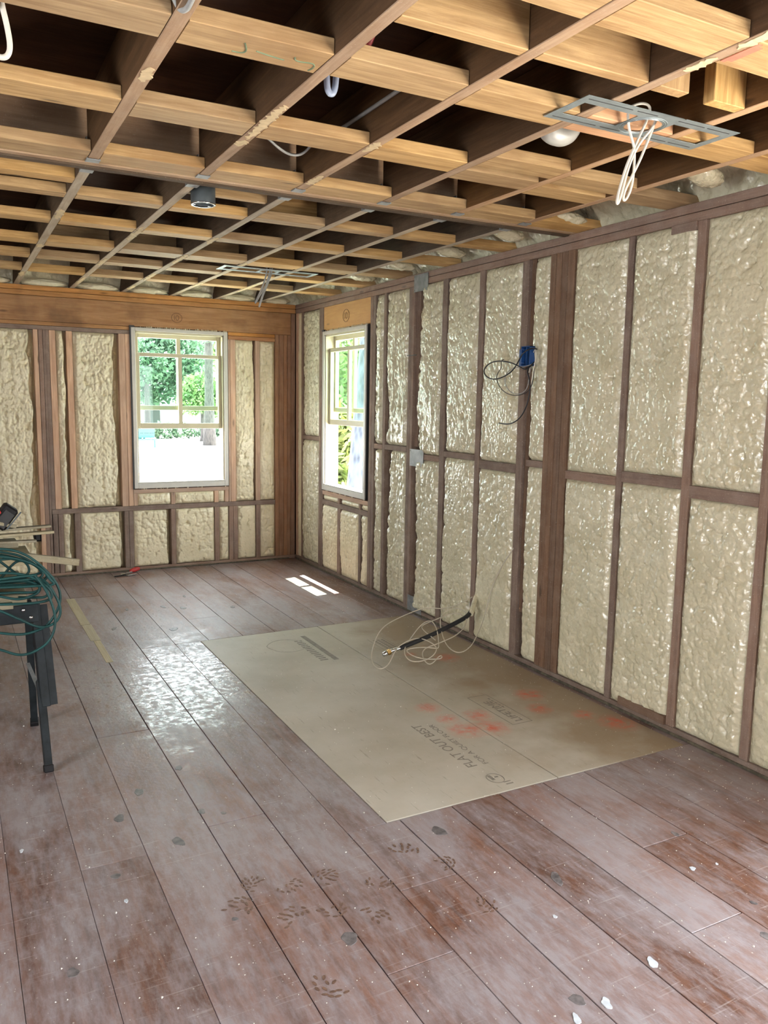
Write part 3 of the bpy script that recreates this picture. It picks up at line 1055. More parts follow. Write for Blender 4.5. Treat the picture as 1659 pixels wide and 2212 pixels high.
def window(name, P, u0, u1, z0, z1, up=.52):
    def bx(a0, a1, d0, d1, c0, c1):
        p, q = P(a0, d0, c0), P(a1, d1, c1)
        return ([min(i, j) for i, j in zip(p, q)], [max(i, j) for i, j in zip(p, q)])
    f = .034
    root = link(name, boxes_mesh(name, [
        bx(u0, u0 + f, -.014, .13, z0, z1), bx(u1 - f, u1, -.014, .13, z0, z1), bx(u0 + f, u1 - f, -.014, .13, z1 - .030, z1), bx(u0 + f, u1 - f, -.014, .13, z0, z0 + .045),
        bx(u0 + f, u1 - f, -.014, .012, z0 + .045, z0 + .056)], M_WINW))
    root['kind'] = 'structure'
    mod = root.modifiers.new('b', 'BEVEL')
    mod.width = .003
    mod.segments = 1
    # stops and jamb liners in cream
    link('jamb_liner', boxes_mesh('jamb_liner', [
        bx(u0 + f, u0 + f + .012, .0, .028, z0 + .056, z1 - .03), bx(u1 - f - .012, u1 - f, .0, .028, z0 + .056, z1 - .03), bx(u0 + f, u1 - f, .0, .028, z1 - .045, z1 - .03),
        bx(u0 + f, u0 + f + .006, .028, .125, z0 + .045, z1 - .03), bx(u1 - f - .006, u1 - f, .028, .125, z0 + .045, z1 - .03)], M_WIN), root)
    mid = (u0 + u1) / 2 + .003

    def sash(d0, d1, a0, a1, c0, c1, st, top, bot):
        s = link('sash', boxes_mesh('sash', [bx(a0, a0 + st, d0, d1, c0, c1), bx(a1 - st, a1, d0, d1, c0, c1), bx(a0 + st, a1 - st, d0, d1, c1 - top, c1), bx(a0 + st, a1 - st, d0, d1, c0, c0 + bot)], M_WIN), root)
        m2 = s.modifiers.new('b', 'BEVEL')
        m2.width = .004
        m2.segments = 2
        link('muntin', boxes_mesh('muntin', [bx(mid - .017, mid + .017, d0 + .004, d1 - .004, c0 + bot, c1 - top)], M_WIN), s)
        dm = (d0 + d1) / 2
        for p0, p1 in ((a0 + st, mid - .017), (mid + .017, a1 - st)):
            link('glass_pane', boxes_mesh('glass_pane', [bx(p0, p1, dm - .0015, dm + .0015, c0 + bot, c1 - top)], GLASS), s)
    sash(.030, .064, u0 + f + .007, u1 - f - .007, z0 + up, z0 + up + .652, .034, .032, .048)
    sash(.078, .112, u0 + f + .007, u1 - f - .007, z0 + .68, z1 - .032, .034, .045, .040)
    # foam bead round the frame
    bm = bmesh.new()
    r = random.Random(5)
    n = 46
    for i in range(n):
        u = u0 + (u1 - u0) * (i + .5) / n
        if r.random() < .75:
            p = P(u, .0, z1 + r.uniform(.0, .006))
            bmesh.ops.create_icosphere(bm, subdivisions=1, radius=r.uniform(.005, .011), matrix=Matrix.Translation(p))
        if r.random() < .4:
            p = P(u, .0, z0 - r.uniform(.001, .006))
            bmesh.ops.create_icosphere(bm, subdivisions=1, radius=r.uniform(.004, .009), matrix=Matrix.Translation(p))
    me = bpy.data.meshes.new('foam_bead')
    bm.to_mesh(me)
    bm.free()
    b = link('foam_bead', me, root, FOAM_B)
    b['kind'] = 'stuff'
    link('flashing', boxes_mesh('flashing', [bx(u0 - .011, u0 - .0005, -.010, .08, z0 - .005, z1 + .012), bx(u0 - .012, u0 + .03, -.016, .01, z1 + .0005, z1 + .014), bx(u1 + .0005, u1 + .006, -.004, .08, z0, z1), bx(u0, u1, .002, .08, z1 + .0005, z1 + .004)], M_FLASH), root)
    return root


window('window_1', PB, -1.499, -.658, .727, 2.106)
window('window_2', lambda u, d, z: (d, -u, z), .655, 1.492, .737, 2.104, .572)

# ------------------------------------------------------------ ceiling: subfloor, joists, flush beam, blocking
ce = link('ceiling', boxes_mesh('ceiling', [((-5.7, -9.6, 2.60), (.13, .13, 2.64))], W_SUB))
ce['kind'] = 'structure'
JX = [-5.22, -4.81, -4.40, -4.0, -3.595, -3.19, -2.783, -2.373, -1.957, -1.549, -1.14, -.750, -.358]
JW = .020
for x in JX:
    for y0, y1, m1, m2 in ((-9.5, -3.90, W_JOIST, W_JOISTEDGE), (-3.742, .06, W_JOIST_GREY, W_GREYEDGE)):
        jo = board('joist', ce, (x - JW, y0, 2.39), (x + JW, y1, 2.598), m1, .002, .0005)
        if len(jo.data.materials) == 1:      # the underside gets a second, paler wood material
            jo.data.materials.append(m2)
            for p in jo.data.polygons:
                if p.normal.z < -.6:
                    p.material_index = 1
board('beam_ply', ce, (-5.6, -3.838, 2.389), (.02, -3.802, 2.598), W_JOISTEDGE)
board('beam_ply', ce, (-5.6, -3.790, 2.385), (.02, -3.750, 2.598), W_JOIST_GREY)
hm = boxes_mesh('joist_hanger', [((-.025, -.022, -.004), (.025, .022, -.001)), ((-.024, -.022, -.003), (-.0212, .022, .075)), ((.0212, -.022, -.003), (.024, .022, .075))], M_STEEL)
for x in JX:
    for y in (-3.878, -3.722):
        o = link('joist_hanger', hm, ce)
        o.location = (x, y, 2.39)


def block(i, y0, y1, z1=2.432, mat=None, x0=None, x1=None, z0=2.391):
    a = JX[i] + JW + .001 if x0 is None else x0
    b = (JX[i + 1] - JW - .001 if i + 1 < len(JX) else .06) if x1 is None else x1
    return board('blocking', ce, (a, y0, z0), (b, y1, z1), mat or W_BLOCK, .002)


r_ = random.Random(11)
rows = [(-8.22, -8.08), (-7.60, -7.46), (-6.98, -6.84), (-6.38, -6.24), (-5.775, -5.637), (-5.182, -5.045), (-4.577, -4.440), (-3.985, -3.846), (-3.29, -3.20), (-2.69, -2.58), (-2.06, -1.925), (-1.52, -1.385), (-.90, -.77)]
first = None
for (y0, y1) in rows:
    for i in range(len(JX)):
        if y0 < -5.9 and i < 5:
            pass
        if i == 12 and (y0 < -6 or y0 > -5.0 and y0 < -3.9):
            if y0 < -6:
                continue
        j = r_.uniform(-.006, .006)
        mat = W_BLOCK
        if i == 10 and abs(y0 + 5.182) < .01:
            mat = W_BLOCKPINK
        if i in (10, 11) and abs(y0 + 4.577) < .01:
            continue
        b = block(i, y0 + j, y1 + j, 2.432, mat)
        if i == 7 and abs(y0 + 5.182) < .01:
            first = b
# upright and doubled blocks seen in the photograph
block(8, -5.452, -5.412, 2.59)
block(9, -5.455, -5.415, 2.59)
block(9, -5.455, -5.415, 2.59, x0=JX[10] + JW + .001, x1=-1.005)
block(10, -5.455, -5.415, 2.59, x0=-.905, x1=JX[11] - JW - .001)
block(10, -4.69, -4.56, 2.432)
block(10, -4.50, -4.37, 2.432)
block(11, -4.64, -4.51, 2.432)
block(11, -4.46, -4.33, 2.432)
for i in (4, 5, 6):
    block(i, -3.57, -3.48, 2.44)
block(8, -3.56, -3.525, 2.47, z0=2.40)
for i in (7, 8, 9, 10, 11):
    block(i, -1.895, -1.86, 2.52, z0=2.396)
block(9, -3.18, -3.14, 2.59, z0=2.43)
block(10, -1.36, -1.325, 2.55, z0=2.42, mat=W_POST)
block(11, -1.36, -1.325, 2.55, z0=2.42, mat=W_POST)
red_ = link('paint_mark', boxes_mesh('paint_mark', [((-1.115, -5.762, 2.3895), (-1.10, -5.65, 2.391)), ((-1.10, -5.75, 2.3895), (-1.085, -5.66, 2.391))], plain('faded_red_mark', (.42, .13, .08), .8)), ce)
# crayon squiggles on the block between the two joists over the left half
sq = [[(-2.20, -5.13, 0), (-2.185, -5.10, 0), (-2.18, -5.08, 0), (-2.19, -5.068, 0), (-2.215, -5.07, 0)], [(-2.16, -5.10, 0), (-2.12, -5.09, 0), (-2.08, -5.085, 0)],
      [(-2.06, -5.115, 0), (-2.058, -5.095, 0), (-2.03, -5.095, 0), (-2.0, -5.11, 0), (-1.99, -5.075, 0), (-2.0, -5.055, 0)]]
o = curve('crayon_mark', [[(x, y, 2.3905) for x, y, z in s] for s in sq], .0022, M_CRAYON, None, 1)
o.parent = first
o.matrix_parent_inverse = first.matrix_basis.inverted()


def scrap(x, y0, y1, w, seed, mat=M_PAPER):
    """ragged remnant of old ceiling paper stuck under a joist"""
    r = random.Random(seed)
    n = int((y1 - y0) / .011) + 3
    bm = bmesh.new()
    rows_ = []
    for i in range(n):
        y = y0 + (y1 - y0) * i / (n - 1)
        k = math.sin(math.pi * (i + .3) / (n - .4)) ** .5
        jag = r.random()
        a, b = x - w * (.42 * k + (r.uniform(0, .3) if jag < .45 else -.08)), x + w * (.40 * k + (r.uniform(0, .25) if jag > .6 else -.10))
        za, zb = 2.3885 - r.uniform(0, .0015), 2.3885 - r.uniform(0, .0015)
        rows_.append([bm.verts.new((a, y + r.uniform(-.003, .003), za)), bm.verts.new((b, y + r.uniform(-.003, .003), zb)), bm.verts.new((b, y, 2.3905)), bm.verts.new((a, y, 2.3905))])
    for p, q in zip(rows_, rows_[1:]):
        for i in range(4):
            bm.faces.new((p[i], p[(i + 1) % 4], q[(i + 1) % 4], q[i]))
    bm.faces.new(rows_[0])
    bm.faces.new(rows_[-1][::-1])
    bmesh.ops.recalc_face_normals(bm, faces=bm.faces)
    me = bpy.data.meshes.new('paper_scrap')
    bm.to_mesh(me)
    bm.free()
    link('paper_scrap', me, ce, mat)


for i, (x, y0, y1) in enumerate(((-1.955, -4.78, -4.42), (-1.957, -4.40, -4.33), (-1.549, -4.13, -3.99), (-1.549, -4.62, -4.50), (-2.373, -4.86, -4.75), (-2.373, -2.95, -2.72), (-2.37, -1.95, -1.85), (-1.957, -2.75, -2.35), (-1.957, -1.65, -1.35), (-1.549, -2.7, -2.5), (-1.549, -2.1, -1.7),
                                 (-1.14, -2.0, -1.8), (-2.375, -.75, -.5), (-1.957, -.7, -.3), (-1.549, -1.2, -.8), (-1.549, -.5, -.2), (-.75, -1.1, -.6), (-1.14, -1.0, -.7), (-1.14, -5.66, -5.56), (-1.14, -5.85, -5.72), (-.75, -5.75, -5.68))):
    scrap(x, y0, y1, .036, 60 + i)

# spray foam on the rim joists above both walls


def rim(name, u0, u1, P, step=.011, seed=0):
    nu, nv = int((u1 - u0) / step), 26
    u, v = np.meshgrid(np.linspace(u0, u1, nu + 1), np.linspace(0, 1, nv + 1))
    out = .020 * np.clip(1 - worley(u / .045, v * 4, seed), 0, 1) + .05 * (fbm(u * 6, v * 2, seed) - .5) + .010 * np.clip(1 - worley(u / .02, v * 8, seed + 4), 0, 1)
    d = .075 - .19 * v ** 1.6 - out
    z = 2.392 + .206 * v - .02 * (1 - v) * 0
    pts = np.stack(P(u, d, z), -1).reshape(-1, 3)
    i = np.arange(nu * nv)
    a = (i // nu) * (nu + 1) + i % nu
    me = bpy.data.meshes.new(name)
    me.from_pydata(pts.tolist(), [], np.stack([a, a + 1, a + nu + 2, a + nu + 1], 1).tolist())
    for p in me.polygons:
        p.use_smooth = True
    link(name, me, ce, FOAM_R)


rim('foam_rim', -6.2, .09, PR, .012, 5)
rim('foam_rim', -3.6, .09, PB, .014, 9)
# puffs of foam squeezed out over the back wall plate and beside the last joist
for i in range(5, len(JX)):
    a = JX[i] + .03
    b = (JX[i + 1] if i + 1 < len(JX) else -.02) - .03
    me = bpy.data.meshes.new('foam_puff')
    bm = bmesh.new()
    bmesh.ops.create_icosphere(bm, subdivisions=4, radius=1)
    for v in bm.verts:
        n = fbm(np.array([v.co.x * 5 + i]), np.array([v.co.z * 4 + v.co.y * 3]), i)[0]
        v.co = Vector((v.co.x * (b - a) / 2, v.co.y * .05, v.co.z * .032)) * (.8 + .45 * n)
    bm.to_mesh(me)
    bm.free()
    for p in me.polygons:
        p.use_smooth = True
    o = link('foam_puff', me, ce, FOAM_B)
    o.location = ((a + b) / 2, .035, 2.418)
for i, (x, y, L) in enumerate(((-.20, -4.82, .22), (-.16, -3.95, .20), (-.18, -3.5, .2), (-.17, -2.9, .22), (-.18, -2.3, .2), (-.17, -1.7, .2))):
    me = bpy.data.meshes.new('foam_puff')
    bm = bmesh.new()
    bmesh.ops.create_icosphere(bm, subdivisions=4, radius=1)
    for v in bm.verts:
        n = fbm(np.array([v.co.x * 5 + i]), np.array([v.co.z * 4 + v.co.y * 3]), i + 40)[0]
        v.co = Vector((v.co.x * .11, v.co.y * .055, v.co.z * .030)) * (.8 + .45 * n)
    bm.to_mesh(me)
    bm.free()
    for p in me.polygons:
        p.use_smooth = True
    o = link('foam_puff', me, ce, FOAM_R)
    o.location = (x, y, 2.425)
    o.rotation_euler = (0, .1, rng.uniform(-.3, .3))

# ------------------------------------------------------------ services in the ceiling


def light_plate(label, x0, x1, y0, y1, rc, z):
    """flat mounting plate for a recessed light: rails, two cut-outs and a ringed round hole"""
    root = empty('light_mounting_plate', ((x0 + x1) / 2, (y0 + y1) / 2, z))
    tag(root, label, 'mounting plate')
    t = .0016
    w = y1 - y0
    rail, end = w * .25, .030
    cx, cy = rc
    R = w * .29
    wide = w * .37
    bm = bmesh.new()

    def bxx(a0, a1, b0, b1):
        vs = [bm.verts.new((x, y, zz)) for x in (a0, a1) for y in (b0, b1) for zz in (z, z + t)]
        for f in ((0, 1, 3, 2), (4, 6, 7, 5), (0, 4, 5, 1), (2, 3, 7, 6), (0, 2, 6, 4), (1, 5, 7, 3)):
            bm.faces.new([vs[i] for i in f])
    for ya, yb in ((y0, y0 + rail), (y1 - rail, y1)):
        bxx(x0, cx - wide, ya, yb)
        bxx(cx + wide, x1, ya, yb)
    bxx(x0, x0 + end, y0 + rail, y1 - rail)
    bxx(x1 - end, x1, y0 + rail, y1 - rail)
    n = 48
    inner, outer = [], []
    for zz in (z, z + t):
        ri, ro = [], []
        for i in range(n):
            a = 2 * math.pi * i / n
            c, s = math.cos(a), math.sin(a)
            k = min(wide / max(abs(c), 1e-6), (w / 2) / max(abs(s), 1e-6))
            ri.append(bm.verts.new((cx + R * c, cy + R * s, zz)))
            ro.append(bm.verts.new((cx + k * c, (y0 + y1) / 2 + k * s, zz)))
        inner.append(ri)
        outer.append(ro)
    for L in (0, 1):
        for i in range(n):
            bm.faces.new((inner[L][i], inner[L][(i + 1) % n], outer[L][(i + 1) % n], outer[L][i]))
    for i in range(n):
        bm.faces.new((inner[0][i], inner[0][(i + 1) % n], inner[1][(i + 1) % n], inner[1][i]))
    bmesh.ops.recalc_face_normals(bm, faces=bm.faces)
    bmesh.ops.translate(bm, verts=bm.verts, vec=-Vector(root.location))
    me = bpy.data.meshes.new('plate')
    bm.to_mesh(me)
    bm.free()
    link('plate', me, root, M_PLATE)
    for k in (1.0, 1.13, 1.26):
        o = curve('ring', [[(cx + R * k * math.cos(a), cy + R * k * math.sin(a), z - .0006) for a in np.linspace(0, 6.4, 40)]], .0012, M_PLATE if k > 1.01 else M_BRIGHT, None, 1)
        at(o, root)
    L = x1 - x0
    for (a, b) in ((.03, .30), (.33, .46), (.60, .78), (.80, .96)):
        for yy in (y0 + rail * .42, y1 - rail * .42):
            o = link('slot', boxes_mesh('slot', [((x0 + L * a, yy - .0018, z - .0008), (x0 + L * b, yy + .0018, z - .0001))], M_SLOT), None)
            at(o, root)
    return root


light_plate('long grey metal plate for a light, fixed under the joists at the near right', -1.248, -.613, -5.314, -5.112, (-.930, -5.207), 2.3855)
light_plate('long metal light plate under the far joists, in front of the back window', -1.247, -.572, -1.851, -1.655, (-.906, -1.745), 2.3865)
W1A = [(-1.112, -5.33, 2.331), (-1.094, -5.328, 2.294), (-1.074, -5.326, 2.268), (-1.071, -5.324, 2.216), (-1.072, -5.322, 2.156), (-1.096, -5.32, 2.111), (-1.106, -5.318, 2.122), (-1.088, -5.316, 2.163), (-1.043, -5.314, 2.23), (-1.009, -5.312, 2.304), (-0.985, -5.31, 2.351)]
W1B = [(-1.056, -5.35, 2.339), (-1.078, -5.348, 2.299), (-1.094, -5.346, 2.263), (-1.119, -5.344, 2.212), (-1.139, -5.342, 2.15), (-1.151, -5.34, 2.093), (-1.136, -5.338, 2.099), (-1.118, -5.336, 2.162), (-1.095, -5.334, 2.233), (-1.051, -5.332, 2.3), (-1.003, -5.33, 2.338)]
W1C = [(-1.103, -5.33, 2.375), (-1.077, -5.33, 2.389), (-1.051, -5.33, 2.395), (-1.026, -5.33, 2.391), (-1.025, -5.33, 2.376), (-1.037, -5.33, 2.351)]
W2A = [(-0.963, -1.88, 2.359), (-0.976, -1.88, 2.314), (-0.998, -1.88, 2.252), (-1.05, -1.88, 2.154), (-1.045, -1.88, 2.151), (-1.006, -1.88, 2.219), (-0.945, -1.88, 2.316), (-0.928, -1.88, 2.358)]
W2B = [(-0.944, -1.89, 2.359), (-0.971, -1.89, 2.285), (-1.028, -1.89, 2.126), (-1.019, -1.89, 2.127), (-1.001, -1.89, 2.202), (-0.929, -1.89, 2.352)]
w1 = [rescale(p, -5.207) for p in (W1A, W1B, W1C)]
for s in w1[:2]:
    s.insert(0, (s[0][0], s[0][1], 2.41))
    s.append((s[-1][0] + .005, s[-1][1], 2.42))
tag(curve('looped_cable', w1, .0042, M_WHITEC, None, 3), 'white cable doubled in loops, hanging through the near light plate', 'cable')
w2 = [rescale(p, -1.745) for p in (W2A, W2B)]
for s in w2:
    s.insert(0, (s[0][0], s[0][1], 2.42))
    s.append((s[-1][0], s[-1][1], 2.42))
tag(curve('looped_cable', w2, .0055, M_GREYC, None, 3), 'grey cable in two narrow loops hanging from the far light plate', 'cable')

can = empty('round_ceiling_box', (-1.878, -3.60, 2.345))
tag(can, 'dark grey round electrical box hanging just behind the ceiling beam', 'electrical box')
lathe('shell', [(.0525, 0), (.0525, .13), (.0, .13)], M_CANBOX, can, 40, (-1.878, -3.60, 2.345))
lathe('inner_wall', [(.047, .001), (.047, .12), (0, .12)], M_CANBOX, can, 40, (-1.878, -3.60, 2.345))
lathe('rim', [(.046, -.001), (.0535, -.001), (.0535, .004), (.046, .004), (.046, -.001)], M_BRIGHT, can, 40, (-1.878, -3.60, 2.345))
lathe('knockout', [(.011, 0), (.012, .0), (.012, .001), (0, .001)], M_CANBOX, can, 20, (-1.868, -3.6525, 2.42), (math.pi / 2, 0, 0))
for a in (.6, 2.6, 4.9):
    bar('screw_lug', can, (-1.878 + .047 * math.cos(a), -3.60 + .047 * math.sin(a), 2.348), (-1.878 + .034 * math.cos(a), -3.60 + .034 * math.sin(a), 2.348), .009, .004, M_BRIGHT, .001)

elb = [(-1.15, -4.86, 2.60), (-1.128, -4.9, 2.44), (-1.11, -4.9, 2.405), (-1.062, -4.9, 2.393), (-1.01, -4.9, 2.41), (-.998, -4.9, 2.46), (-1.0, -4.88, 2.60)]
elb = [(x + .05, y, z + .028) for x, y, z in elb]
tag(curve('plumbing_trap', [elb], .036, M_PVC, None, 6), 'white plastic drain bend showing above the right-hand joists', 'pipe')
tag(curve('clear_tube', [[(-1.880, -4.9, 2.60), (-1.877, -4.9, 2.45), (-1.875, -4.9, 2.41), (-1.862, -4.9, 2.401), (-1.850, -4.9, 2.41), (-1.845, -4.9, 2.45), (-1.84, -4.9, 2.60)]], .0095, TUBE, None, 4), 'clear bluish plastic tube looping down between the joists', 'tube')
tag(curve('red_pipe', [[(-1.81, -5.12, 2.60), (-1.83, -5.11, 2.50), (-1.845, -5.10, 2.44), (-1.86, -5.05, 2.45)]], .009, M_TAPE, None, 4), 'short red pipe behind a joist, high up at the top', 'pipe')
tag(curve('hanging_cable', [[(-2.76, -5.0, 2.60), (-2.742, -5, 2.416), (-2.734, -5, 2.386), (-2.728, -5, 2.35), (-2.724, -5, 2.318), (-2.731, -5, 2.294), (-2.752, -5, 2.289), (-2.775, -5, 2.31), (-2.79, -5.0, 2.387), (-2.80, -5.0, 2.45)]], .0065, M_WHITEC, None, 3), 'thick white cable loop hanging at the upper left', 'cable')
tag(curve('stapled_cable', [[(-2.383, -5.45, 2.386), (-2.378, -5.30, 2.384), (-2.374, -5.26, 2.383), (-2.378, -5.23, 2.385), (-2.387, -5.215, 2.393), (-2.40, -5.21, 2.43)]], .0065, M_GREYC, None, 3), 'short grey cable stapled under the joist at the top', 'cable')
tag(curve('conduit', [[(-1.579, -4.30, 2.5), (-1.575, -4.55, 2.5), (-1.577, -5.0, 2.5)]], .007, M_GREYC, None, 3), 'straight grey conduit fixed along the side of a joist', 'conduit')
tag(curve('slack_wire', [[(-1.95, -4.25, 2.58), (-1.84, -4.2, 2.50), (-1.777, -4.195, 2.46), (-1.717, -4.143, 2.452), (-1.655, -4.116, 2.45), (-1.61, -4.13, 2.47), (-1.575, -4.18, 2.55)]], .005, M_GREYC, None, 3), 'slack grey wire drooping between two joists past the nearest blocks', 'wire')

# ------------------------------------------------------------ right wall: plates, blue box, pipe and cables


def guard(label, y0, y1, z0, z1):
    root = empty('guard_plate', (-.004, (y0 + y1) / 2, z0))
    tag(root, label, 'metal plate', 'steel guard plates on the double stud')
    board('plate', root, (-.0045, y0, z0), (-.0015, y1, z1), M_STEEL, .0008)
    for yy in (y0 + .012, y1 - .012):
        for zz in (z0 + .012, z1 - .012):
            lathe('nail_head', [(0, -.0012), (.0035, -.0008), (.004, .001)], M_BRIGHT, root, 10, (-.0048, yy, zz), (0, -math.pi / 2, 0))


guard('square steel plate nailed over the top plate beside the right window', -2.385, -2.198, 2.268, 2.382)
guard('square steel plate halfway up the double stud', -2.375, -2.188, 1.065, 1.185)
guard('square steel plate at floor level on the double stud', -2.392, -2.196, .008, .125)

eb = empty('blue_switch_box', (-.01, -3.47, 1.72))
tag(eb, 'dark blue plastic electrical box high on a stud of the right wall', 'electrical box')
m = boxes_mesh('shell', [((-.035, -3.548, 1.725), (.03, -3.544, 1.835)), ((-.035, -3.474, 1.725), (.03, -3.470, 1.835)), ((-.035, -3.548, 1.831), (.03, -3.470, 1.835)), ((-.035, -3.548, 1.725), (.03, -3.470, 1.729)), ((.026, -3.548, 1.725), (.03, -3.470, 1.835))], M_BLUE)
at(link('shell', m), eb)
board('bracket', eb, (-.006, -3.468, 1.728), (-.002, -3.415, 1.822), M_BLUE, .001)
board('divider', eb, (-.03, -3.51, 1.73), (.026, -3.507, 1.83), M_BLUE, .0005)
for zz in (1.742, 1.818):
    lathe('screw_post', [(0, -.002), (.005, -.002), (.005, .05), (0, .05)], M_BLUE, eb, 12, (-.034, -3.476, zz), (0, math.pi / 2, 0))
o = curve('wire_tail', [[(.0, -3.52, 1.75), (-.03, -3.545, 1.72), (-.04, -3.56, 1.70), (-.035, -3.545, 1.685), (-.02, -3.535, 1.70), (0, -3.53, 1.735)]], .004, M_WHITEC, None, 3)
at(o, eb)
E1 = [(-.0, -3.55, 1.75), (-.06, -3.57, 1.705), (-0.1, -3.593, 1.7), (-0.1, -3.517, 1.728), (-0.1, -3.465, 1.744), (-0.1, -3.38, 1.756), (-0.1, -3.294, 1.756), (-0.1, -3.229, 1.735), (-0.1, -3.199, 1.704), (-0.1, -3.221, 1.674), (-0.1, -3.278, 1.654), (-0.1, -3.344, 1.653), (-0.1, -3.417, 1.67), (-0.1, -3.478, 1.694), (-0.1, -3.517, 1.727), (-0.1, -3.554, 1.777), (-0.09, -3.576, 1.806), (-0.04, -3.59, 1.825), (.01, -3.56, 1.815)]
E2 = [(-0.08, -3.371, 1.765), (-0.08, -3.347, 1.764), (-0.08, -3.343, 1.748), (-0.08, -3.355, 1.726), (-0.08, -3.335, 1.704), (-0.08, -3.304, 1.68), (-0.08, -3.312, 1.638), (-0.08, -3.352, 1.596), (-0.08, -3.418, 1.568), (-0.08, -3.501, 1.558), (-0.08, -3.571, 1.571), (-0.07, -3.614, 1.592), (-.04, -3.60, 1.66), (-.01, -3.56, 1.73)]
E3 = [(-.01, -3.56, 1.74), (-0.07, -3.529, 1.712), (-0.07, -3.473, 1.718), (-0.07, -3.427, 1.712), (-0.07, -3.387, 1.688), (-0.07, -3.37, 1.656), (-0.07, -3.38, 1.618), (-0.07, -3.425, 1.58), (-0.07, -3.488, 1.566), (-0.07, -3.548, 1.574), (-0.07, -3.595, 1.61), (-0.06, -3.577, 1.662), (-.02, -3.55, 1.73)]
E4 = [(-.01, -3.54, 1.735), (-0.06, -3.552, 1.7), (-0.06, -3.578, 1.672), (-0.06, -3.596, 1.617), (-0.06, -3.592, 1.571), (-0.06, -3.574, 1.507), (-0.06, -3.533, 1.45), (-0.06, -3.474, 1.411), (-0.06, -3.402, 1.393), (-0.06, -3.32, 1.402)]
E5 = [(-.01, -3.55, 1.80), (-0.05, -3.609, 1.819), (-0.05, -3.625, 1.797), (-0.05, -3.618, 1.755), (-0.05, -3.607, 1.708), (-0.05, -3.595, 1.662), (-0.05, -3.585, 1.602), (-.02, -3.575, 1.56)]
tag(curve('thick_cable', [E1], .0038, M_BLACKC, None, 3), 'thick black cable in an oval loop left of the blue box', 'cable')
tag(curve('thin_cable', [E2], .0022, M_BLACKC, None, 3), 'thin black cable with a kinked free end, widest of the curls below the blue box', 'cable')
tag(curve('thin_cable', [E3], .0022, M_GREYC, None, 3), 'thin grey cable curled in a round loop under the blue box', 'cable')
tag(curve('cable_tail', [E4], .0036, M_BLACKC, None, 3), 'black cable tail curving down to a cut end below the blue box', 'cable')
tag(curve('thin_cable', [E5], .0025, M_WHITEC, None, 3), 'whitish cable running down the right side of the blue box', 'cable')
ob = empty('outlet_box', (-2.285, .0, .315))
tag(ob, 'black outlet box set in the foam of the back wall behind the lumber', 'electrical box')
at(link('shell', boxes_mesh('shell', [((-2.313, -.004, .315), (-2.31, .05, .395)), ((-2.267, -.004, .315), (-2.264, .05, .395)), ((-2.313, -.004, .392), (-2.264, .05, .395)), ((-2.313, -.004, .315), (-2.264, .05, .318)), ((-2.313, .047, .315), (-2.264, .05, .395))], M_TOOL)), ob)
at(link('socket_insert', boxes_mesh('socket_insert', [((-2.305, .0, .325), (-2.272, .012, .385)), ((-2.298, -.003, .33), (-2.279, 0, .35)), ((-2.298, -.003, .36), (-2.279, 0, .38))], M_BLACKS)), ob)

pp = empty('stub_pipe', (-.02, -3.07, .29))
tag(pp, 'black sleeved pipe with a brass fitting poking out of the right wall', 'pipe')
PIPE = [(.05, -3.03, .33), (-0.014, -3.066, 0.296), (-0.056, -3.12, 0.264), (-0.118, -3.176, 0.226), (-0.181, -3.188, 0.204), (-0.323, -3.195, 0.162), (-0.443, -3.201, 0.127), (-0.543, -3.195, 0.102), (-0.623, -3.192, 0.081)]
at(curve('foam_coat', [PIPE[:4]], .0165, FOAM_R, None, 4), pp)
at(curve('sleeve', [PIPE[2:]], .0135, M_BLACKS, None, 4), pp)
at(curve('steel_end', [[(-.615, -3.192, .083), (-.65, -3.189, .076), (-.69, -3.185, .067)]], .0095, M_BRIGHT, None, 4), pp)
ax = Vector((-.03, .001, -.010)).normalized()
q = ax.to_track_quat('Z', 'Y').to_euler()
lathe('brass_nut', [(.0, 0), (.0165, 0), (.0175, .003), (.0175, .018), (.0165, .021), (0, .021)], M_BRASS, pp, 6, (-.683, -3.186, .0685), q, False)
lathe('end_cap', [(.0, 0), (.0155, 0), (.0155, .014), (.0135, .018), (.0135, .030), (.010, .032), (0, .032)], M_BRIGHT, pp, 20, (-.702, -3.184, .0625), q)
C1 = [(-.03, -3.06, .30), (-.12, -3.06, .26), (-0.248, -3.053, 0.237), (-0.288, -2.999, 0.247), (-0.347, -2.975, 0.24), (-0.427, -2.969, 0.22), (-0.534, -2.971, 0.19), (-0.634, -2.984, 0.158), (-0.716, -3.054, 0.109), (-0.792, -3.146, 0.053), (-0.819, -3.225, 0.015), (-0.808, -3.297, 0.006), (-0.741, -3.273, 0.018), (-0.685, -3.219, 0.054), (-0.643, -3.192, 0.09), (-0.555, -3.176, 0.12), (-0.486, -3.195, 0.13), (-0.44, -3.254, 0.108), (-0.43, -3.313, 0.088), (-0.514, -3.359, 0.047), (-0.609, -3.331, 0.032), (-0.631, -3.281, 0.045), (-0.616, -3.215, 0.08), (-0.533, -3.158, 0.119), (-0.443, -3.101, 0.166), (-0.372, -3.079, 0.194), (-0.348, -3.119, 0.195), (-0.379, -3.22, 0.15), (-0.417, -3.291, 0.1)]
C2 = C1[-1:] + [(-0.434, -3.319, 0.085), (-0.482, -3.267, 0.092), (-0.544, -3.236, 0.086), (-0.609, -3.212, 0.078), (-0.593, -3.282, 0.055), (-0.546, -3.337, 0.047), (-0.469, -3.387, 0.049), (-0.443, -3.381, 0.059)]
C5 = [(-.443, -3.381, .059), (-0.449, -3.354, 0.067), (-0.511, -3.391, 0.036), (-0.543, -3.389, 0.028), (-0.55, -3.353, 0.04), (-0.537, -3.293, 0.066), (-0.498, -3.265, 0.088), (-0.43, -3.275, 0.102), (-0.386, -3.279, 0.113)]
